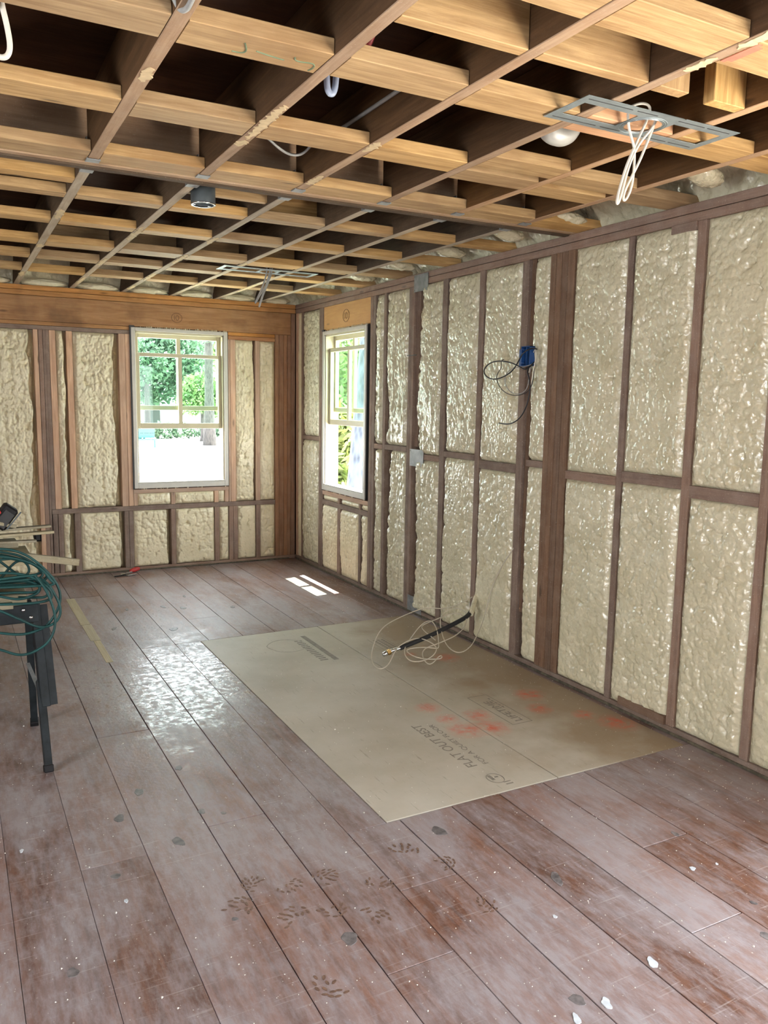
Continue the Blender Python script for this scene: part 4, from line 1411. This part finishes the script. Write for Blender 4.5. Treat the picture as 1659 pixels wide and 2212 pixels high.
C4 = [(-0.386, -3.279, 0.113), (-0.362, -3.278, 0.12), (-0.294, -3.281, 0.138), (-0.218, -3.255, 0.168), (-0.167, -3.213, 0.198), (-0.153, -3.163, 0.221), (-0.185, -3.118, 0.23), (-0.253, -3.101, 0.217), (-0.332, -3.103, 0.195), (-0.411, -3.096, 0.176), (-0.438, -3.112, 0.163), (-0.437, -3.17, 0.15), (-0.413, -3.247, 0.118)]
C3 = [(-.0, -3.06, .31), (-.10, -3.15, .235), (-0.143, -3.177, 0.218), (-0.134, -3.115, 0.245), (-0.17, -3.076, 0.25), (-0.239, -3.068, 0.234), (-0.299, -3.107, 0.203), (-0.338, -3.181, 0.163), (-0.38, -3.298, 0.107), (-0.374, -3.37, 0.081), (-0.343, -3.412, 0.074), (-0.268, -3.404, 0.097), (-0.18, -3.342, 0.145), (-0.056, -3.239, 0.219), (-0.03, -3.239, 0.347), (-.02, -3.30, .50), (-.015, -3.39, .62), (.01, -3.44, .70)]
tag(curve('tangled_cable', [C1 + C2[1:] + C5[1:] + C4[1:]], .0032, M_CREAMC, None, 3), 'thin cream cable tangled in loops round the black pipe on the plywood', 'cable')
tag(curve('loose_cable', [C3], .0030, M_CREAMC, None, 3), 'cream cable looping by the wall and rising over the foam', 'cable')

# ------------------------------------------------------------ pliers by the back wall
pl = empty('hand_tool', (-1.60, -.14, 0))
tag(pl, 'small steel tool with a red handle lying by the back wall', 'tool')
lathe('red_handle', [(0, 0), (.010, .002), (.016, .02), (.020, .05), (.017, .085), (.008, .10), (0, .102)], M_RED, pl, 16, (-1.575, -.085, .018), (0, math.pi / 2 - .12, .35))
bar('steel_jaw', pl, (-1.66, -.16, .010), (-1.56, -.10, .016), .022, .008, M_BRIGHT)
bar('steel_jaw', pl, (-1.62, -.20, .008), (-1.54, -.17, .010), .028, .010, M_BRIGHT)
bar('dark_jaw', pl, (-1.72, -.19, .005), (-1.60, -.17, .007), .016, .007, M_TOOL)

# ------------------------------------------------------------ sawhorse with lumber and hose at the left
sh = empty('sawhorse', (-3.1, -3.55, 0))
tag(sh, 'black steel folding sawhorse with telescoping legs at the left edge', 'sawhorse')
bar('crossbeam', sh, (-3.75, -3.585, .614), (-2.60, -3.585, .614), .040, .078, M_HORSE)
bar('crossbeam', sh, (-3.75, -3.49, .614), (-2.62, -3.49, .614), .040, .070, M_HORSE)
for xo in (0, -1.02):
    bar('leg_channel', sh, (-2.612 + xo, -3.548, .638), (-2.598 + xo, -3.697, .234), .034, .056, M_HORSE, roll=0)
    bar('leg_channel', sh, (-2.585 + xo, -3.565, .638), (-2.571 + xo, -3.700, .24), .040, .012, M_HORSE, .001)
    bar('leg', sh, (-2.612 + xo, -3.655, .34), (-2.606 + xo, -3.81, .012), .030, .036, M_HORSE)
    bar('foot_cap', sh, (-2.6065 + xo, -3.803, .028), (-2.606 + xo, -3.812, .0), .036, .042, M_TOOL)
    bar('leg', sh, (-2.632 + xo, -3.45, .62), (-2.612 + xo, -3.27, .012), .030, .034, M_HORSE)
    bar('foot_cap', sh, (-2.613 + xo, -3.280, .028), (-2.612 + xo, -3.268, .0), .036, .040, M_TOOL)
    bar('brace', sh, (-2.64 + xo, -3.42, .345), (-2.618 + xo, -3.64, .30), .016, .004, M_STEEL, .001)
lathe('bolt', [(0, 0), (.008, 0), (.007, .004), (0, .005)], M_BRIGHT, sh, 12, (-2.632, -3.607, .598), (math.pi / 2, 0, 0))
lathe('bolt', [(0, 0), (.008, 0), (.007, .004), (0, .005)], M_BRIGHT, sh, 12, (-2.66, -3.607, .632), (math.pi / 2, 0, 0))


def lum(label, p0, p1, w, t, roll=0.0):
    o = bar('lumber_board', None, p0, p1, w, t, W_LUMBER, .002, roll)
    tag(o, label, 'board', 'offcuts piled on the sawhorse')


lum('thick plank lying on the sawhorse beam under the hose coil', (-3.9, -3.54, .679), (-2.645, -3.54, .679), .16, .046)
lum('second plank of the sawhorse pile, just above the lowest', (-3.85, -3.43, .726), (-2.655, -3.42, .726), .16, .044)
lum('wide board cut at a slant, lying above the hose coil', (-3.9, -3.42, .788), (-2.612, -3.33, .813), .15, .045, .12)
lum('long narrow batten sloping down to the right past the sawhorse', (-2.95, -3.535, .905), (-2.425, -3.52, .799), .022, .029)
lum('flat board under the two thin strips on the sawhorse', (-3.8, -3.36, .862), (-2.655, -3.30, .866), .12, .026)
lum('thin strip, lower of the two jutting furthest right over the sawhorse', (-3.7, -3.34, .885), (-2.500, -3.30, .906), .040, .012)
lum('thin strip, upper of the two jutting out to the right', (-3.7, -3.30, .897), (-2.508, -3.27, .929), .040, .010)
lum('short strip crossing below the thin strips', (-3.3, -3.395, .893), (-2.58, -3.37, .881), .03, .010)
o = board('offcut_block', None, (-2.78, -3.66, .6535), (-2.70, -3.60, .675), W_LUMBER, .002)
tag(o, 'small pale offcut wedged on the sawhorse crossbeam under the hose', 'offcut')
o = bar('offcut_stick', None, (-2.76, -3.32, .968), (-2.655, -3.28, .936), .022, .016, W_LUMBER, .002)
tag(o, 'stubby pale stick leaning on the thin strips under the tool case', 'offcut')
bx_ = empty('tool_case', (-2.70, -3.27, .925))
tag(bx_, 'black plastic tool case tipped on top of the lumber pile', 'tool case')
bar('body', bx_, (-2.730, -3.26, .937), (-2.665, -3.26, 1.024), .09, .065, M_TOOL, .008)
bar('label_panel', bx_, (-2.722, -3.308, .945), (-2.675, -3.308, 1.004), .004, .045, M_BLACKS, .001)
bar('edge_band', bx_, (-2.693, -3.305, .928), (-2.632, -3.305, 1.003), .006, .006, M_CANBOX, .001)
lathe('red_button', [(0, 0), (.010, 0), (.009, .004), (0, .005)], M_RED, bx_, 12, (-2.722, -3.306, 1.006), (math.pi / 2, 0, 0))

HOSE = [
    [(-2.741, -3.7, 0.912), (-2.705, -3.7, 0.908), (-2.665, -3.7, 0.893), (-2.629, -3.7, 0.867), (-2.596, -3.7, 0.836), (-2.569, -3.7, 0.802), (-2.544, -3.7, 0.769), (-2.528, -3.7, 0.729), (-2.526, -3.7, 0.708), (-2.524, -3.7, 0.691), (-2.532, -3.7, 0.653), (-2.551, -3.7, 0.617), (-2.571, -3.7, 0.59), (-2.591, -3.7, 0.573), (-2.614, -3.7, 0.565), (-2.652, -3.7, 0.555), (-2.686, -3.7, 0.555), (-2.728, -3.7, 0.563), (-2.755, -3.7, 0.572)],
    [(-2.737, -3.6, 0.87), (-2.691, -3.6, 0.858), (-2.645, -3.6, 0.84), (-2.607, -3.6, 0.816), (-2.589, -3.6, 0.797), (-2.583, -3.6, 0.786), (-2.601, -3.6, 0.777), (-2.636, -3.6, 0.771), (-2.686, -3.6, 0.767), (-2.742, -3.6, 0.766)],
    [(-2.738, -3.62, 0.886), (-2.682, -3.62, 0.874), (-2.636, -3.62, 0.849), (-2.594, -3.62, 0.81), (-2.581, -3.62, 0.792), (-2.58, -3.62, 0.777), (-2.592, -3.62, 0.763), (-2.63, -3.62, 0.756), (-2.687, -3.62, 0.757), (-2.743, -3.62, 0.758)],
    [(-2.70, -3.66, .862), (-2.64, -3.66, .845), (-2.60, -3.66, .825), (-2.582, -3.66, 0.806), (-2.57, -3.66, 0.788), (-2.568, -3.66, 0.773), (-2.584, -3.66, 0.758), (-2.625, -3.66, 0.749), (-2.69, -3.66, 0.753), (-2.745, -3.66, 0.758)],
    [(-2.748, -3.72, 0.761), (-2.676, -3.72, 0.756), (-2.62, -3.72, 0.755), (-2.571, -3.72, 0.752), (-2.552, -3.72, 0.755), (-2.546, -3.72, 0.76), (-2.563, -3.72, 0.774), (-2.58, -3.72, 0.811), (-2.62, -3.70, .845), (-2.70, -3.70, .875), (-2.76, -3.70, .885)],
    [(-2.77, -3.57, .73), (-2.73, -3.55, 0.77), (-2.704, -3.55, 0.801), (-2.68, -3.55, 0.827), (-2.655, -3.55, 0.832), (-2.638, -3.55, 0.822), (-2.625, -3.55, 0.795), (-2.63, -3.55, 0.774), (-2.644, -3.55, 0.764), (-2.70, -3.56, .758), (-2.77, -3.57, .757)],
    [(-2.78, -3.57, .875), (-2.737, -3.56, 0.836), (-2.704, -3.56, 0.803), (-2.66, -3.57, 0.765), (-2.63, -3.60, .75), (-2.60, -3.63, .755)],
    [(-2.80, -3.68, .728), (-2.748, -3.68, 0.728), (-2.674, -3.68, 0.726), (-2.629, -3.68, 0.718), (-2.606, -3.68, 0.724), (-2.598, -3.68, 0.736), (-2.602, -3.68, 0.745), (-2.63, -3.68, .765), (-2.70, -3.68, .775), (-2.79, -3.68, .78)],
    [(-2.80, -3.70, .735), (-2.749, -3.7, 0.722), (-2.695, -3.7, 0.698), (-2.648, -3.7, 0.704), (-2.61, -3.7, 0.719), (-2.6, -3.7, 0.734), (-2.602, -3.7, 0.747), (-2.63, -3.69, .77), (-2.72, -3.69, .79)],
    [(-2.80, -3.74, .70), (-2.752, -3.74, 0.697), (-2.661, -3.74, 0.689), (-2.606, -3.74, 0.69), (-2.568, -3.74, 0.696), (-2.558, -3.74, 0.712), (-2.566, -3.74, 0.738), (-2.584, -3.74, 0.76), (-2.62, -3.72, .79), (-2.70, -3.71, .82)],
    [(-2.68, -3.66, .70), (-2.619, -3.68, 0.698), (-2.585, -3.68, 0.693), (-2.569, -3.68, 0.704), (-2.572, -3.68, 0.725), (-2.588, -3.68, 0.748), (-2.63, -3.67, .78)],
    [(-2.60, -3.70, .78), (-2.575, -3.72, .765), (-2.56, -3.72, 0.741), (-2.548, -3.72, 0.713), (-2.534, -3.72, 0.68), (-2.527, -3.72, 0.649), (-2.531, -3.72, 0.62), (-2.546, -3.72, 0.596), (-2.57, -3.72, 0.584), (-2.599, -3.72, 0.579), (-2.636, -3.72, 0.592), (-2.672, -3.72, 0.617), (-2.717, -3.72, 0.645), (-2.743, -3.72, 0.662), (-2.80, -3.72, 0.69)],
    [(-2.62, -3.72, .80), (-2.586, -3.76, 0.756), (-2.568, -3.76, 0.697), (-2.556, -3.76, 0.656), (-2.552, -3.76, 0.613), (-2.561, -3.76, 0.562), (-2.584, -3.76, 0.525), (-2.615, -3.76, 0.504), (-2.652, -3.76, 0.488), (-2.689, -3.76, 0.486), (-2.725, -3.76, 0.5), (-2.76, -3.76, 0.523)]]
# carry every coil on round the far side of the pile, out of sight, and join it up
full = []
for k, s in enumerate(HOSE):
    a, b = Vector(s[0]), Vector(s[-1])
    if min(a.x, b.x) < -2.73 and abs(a.z - b.z) > .05:
        mid = (a + b) / 2
        rr = abs(a.z - b.z) / 2
        lft = []
        for t in np.linspace(.25, math.pi - .25, 6):
            lft.append((min(a.x, b.x) - .32 * math.sin(t), mid.y + .02 * math.sin(t), mid.z - rr * math.cos(t) if b.z < a.z else mid.z + rr * math.cos(t)))
        full.append(list(s) + lft + [s[0]])
    else:
        full.append(list(s))
tag(curve('coiled_hose', full, .0053, M_HOSE, None, 3), 'dark green air hose coiled over the sawhorse and lumber', 'hose')

# ------------------------------------------------------------ outdoors, through the two windows
gr = link('ground_outside', boxes_mesh('ground', [((-60, .13, -.55), (70, 90, -.35)), ((.13, -40, -.55), (70, .13, -.35))], M_GROUND))
gr['kind'] = 'structure'


def leaves(name, blobs, n, size, mat, parent=None, seed=0, long=1.0):
    r = np.random.RandomState(seed)
    V, F = [], []
    w = np.array([b[3] * b[4] * b[5] for b in blobs]) ** .7
    w = w / w.sum()
    for b, cnt in zip(blobs, (w * n).astype(int)):
        c, R = np.array(b[:3]), np.array(b[3:6])
        for _ in range(cnt):
            d = r.normal(size=3)
            d /= np.linalg.norm(d)
            p = c + R * d * (r.uniform(.55, 1.05))
            t1 = r.normal(size=3)
            t1 /= np.linalg.norm(t1)
            t2 = np.cross(t1, r.normal(size=3))
            t2 /= np.linalg.norm(t2)
            s = size * r.uniform(.6, 1.4)
            i = len(V)
            V += [p - t1 * s * long, p + t2 * s * .5, p + t1 * s * long, p - t2 * s * .5]
            F.append((i, i + 1, i + 2, i + 3))
    me = bpy.data.meshes.new(name)
    me.from_pydata([tuple(v) for v in V], [], F)
    return link(name, me, parent, mat)


def trunk(name, p0, p1, r0, r1, mat, parent=None, flare=1.5):
    p0, p1 = Vector(p0), Vector(p1)
    d = p1 - p0
    n = 10
    q = d.to_track_quat('Z', 'Y').to_euler()
    prof = [((r0 + (r1 - r0) * (i / n)) * (1 + (flare - 1) * max(0, 1 - i / n * 4) ** 2), d.length * i / n) for i in range(n + 1)]
    o = lathe(name, prof, mat, None, 16, p0, q, True, True)
    if parent is not None:
        at(o, parent)
    return o


def tree(label, base, h, r0, blobs, n, size, lm, seed, mat=BARK, lean=0.0, group=None):
    root = empty('leafy_tree', base)
    tag(root, label, 'tree', group)
    trunk('trunk', base, (base[0] + lean, base[1], base[2] + h), r0, r0 * .7, mat, root)
    o = leaves('foliage', blobs, n, size, lm, None, seed)
    at(o, root)
    return root


G = -.35
tree('tall grey trunk seen through the right half of the back window', (6.32, 24.88, G), 9, .19, [(6.6, 25.4, 6.6, 2.2, 2, 1.4), (6.2, 24.5, 4.2, .7, .6, .5)], 2600, .11, LEAF_D, 1, BARK)
tree('broad dark green tree filling the left panes of the back window', (5.6, 33, G), 3.0, .16, [(5.3, 33, 3.2, 1.5, 1.3, 1.1), (7.2, 34, 3.6, 1.6, 1.3, 1.5), (6.4, 33.5, 4.2, .9, .9, .8), (6.0, 34, 2.1, 2.2, 1.0, .9)], 9000, .13, LEAF_D, 2)
tree('bright light green bushy tree low in the middle of the back window', (6.9, 28, G), 1.6, .09, [(6.9, 28, 1.9, .95, .8, .7), (6.4, 27.8, 1.3, .7, .6, .5), (7.5, 28, 1.3, .8, .6, .6)], 3600, .10, LEAF_L, 3)
tree('high branches with sky gaps at the top of the back window', (10.2, 39, G), 6, .2, [(8.6, 39, 6.0, 2.5, 1.5, 1.3), (10.0, 39, 4.7, 1.4, 1.4, 1.8)], 4200, .14, LEAF_L, 4)
hedge = leaves('hedge', [(3.9 + i * .66, 30.4, .02, .55, .4, .42 + .12 * math.sin(i * 2.3)) for i in range(8)], 2600, .09, LEAF_D, None, 5)
tag(hedge, 'low ragged hedge along the far edge of the bright ground', 'hedge')
sd = empty('garden_shed', (6.05, 36.6, G))
tag(sd, 'pale grey-green shed with a gabled roof behind the trees', 'shed')
at(link('wall', boxes_mesh('wall', [((5.2, 36.0, G), (6.9, 37.2, 1.55))], M_SHED)), sd)
bar('roof', sd, (5.1, 36.6, 1.55), (6.05, 36.6, 2.2), 1.4, .06, M_SHED)
bar('roof', sd, (7.0, 36.6, 1.55), (6.05, 36.6, 2.2), 1.4, .06, M_SHED)
at(link('door', boxes_mesh('door', [((5.7, 35.96, G), (6.2, 36.0, 1.3))], M_STAKE)), sd)
be = empty('turquoise_bench', (3.6, 24.2, G))
tag(be, 'turquoise slatted bench on the bright ground outside the back window', 'bench')
for z0, z1 in ((.0, .17), (.19, .34)):
    at(link('slat', boxes_mesh('slat', [((2.7, 24.15, z0), (3.98, 24.22, z1))], M_TEAL)), be)
at(link('seat', boxes_mesh('seat', [((2.7, 23.8, -.08), (4.0, 24.15, -.03))], M_TEAL)), be)
for x in (2.8, 3.9):
    at(link('leg', boxes_mesh('leg', [((x, 23.9, G), (x + .06, 24.2, -.05))], M_TEAL)), be)
ys = empty('yard_stand', (2.16, 11.29, G))
tag(ys, 'small blue stand with a forked top outside the back window', 'stand')
bar('post', ys, (2.16, 11.29, G), (2.16, 11.29, -.19), .05, .05, M_STAND)
bar('arm', ys, (2.16, 11.29, -.20), (2.09, 11.29, -.08), .03, .03, M_STAND)
bar('arm', ys, (2.16, 11.29, -.20), (2.23, 11.29, -.08), .03, .03, M_STAND)
at(link('tray', boxes_mesh('tray', [((2.08, 11.24, .03), (2.26, 11.34, .07)), ((2.13, 11.26, -.08), (2.15, 11.3, .03)), ((2.18, 11.26, -.08), (2.2, 11.3, .03))], M_STAND)), ys)
for i, (x, h) in enumerate(((2.07, .20), (1.96, .13))):
    o = bar('garden_stake', None, (x, 11.4, G), (x, 11.4, G + h), .035, .035, M_STAKE)
    tag(o, ('taller' if i == 0 else 'shorter') + ' grey stake standing in the bright ground beside the blue stand', 'stake')
# right window: white post, bamboo, leaning trunk, hedge behind
po = board('porch_post', None, (1.05, 2.78, G), (1.66, 2.98, 3.2), M_WHITEW, .01)
tag(po, 'white porch post close outside the right window', 'post')
bb = empty('bamboo_clump', (3.35, 5.9, G))
tag(bb, 'yellow-green bamboo clump with long leaves outside the right window', 'bamboo')
o = leaves('foliage', [(3.1, 5.9, .35, .75, .6, .75), (3.4, 6.2, .9, .8, .6, .5), (2.9, 5.6, -.05, .6, .5, .3)], 2200, .085, LEAF_Y, None, 8, 1.9)
at(o, bb)
r_ = random.Random(4)
for i in range(14):
    x, y = 3.2 + r_.uniform(-.6, .6), 5.9 + r_.uniform(-.4, .4)
    o = curve('cane', [[(x, y, G), (x + r_.uniform(-.1, .1), y, .4), (x + r_.uniform(-.4, .4), y + r_.uniform(-.2, .2), 1.3)]], .014, LEAF_Y, None, 2)
    at(o, bb)
lt = empty('leaning_tree', (2.15, 3.1, G))
tag(lt, 'thick blue-grey trunk leaning at the right side of the right window', 'tree')
trunk('trunk', (2.12, 3.1, G), (2.56, 3.4, 3.6), .13, .085, BARK_B, lt, 1.5)
o = leaves('foliage', [(2.8, 3.6, 4.4, 1.2, 1.0, .8)], 900, .09, LEAF_D, None, 12)
at(o, lt)
tree('green leafy tree filling the upper panes of the right window', (5.2, 9.2, G), 2.2, .1, [(4.6, 8.9, 2.6, 1.2, .9, 1.1), (5.6, 9.6, 3.4, 1.2, 1.0, 1.3), (4.3, 8.6, 1.4, .9, .8, .7)], 5200, .085, LEAF_L, 9)
tree('darker tree behind the bamboo outside the right window', (6.4, 12.5, G), 2.5, .12, [(5.8, 12.3, 3.2, 1.6, 1.2, 1.7), (6.6, 12.8, 1.6, 1.4, 1.0, 1.1)], 5000, .11, LEAF_D, 10)
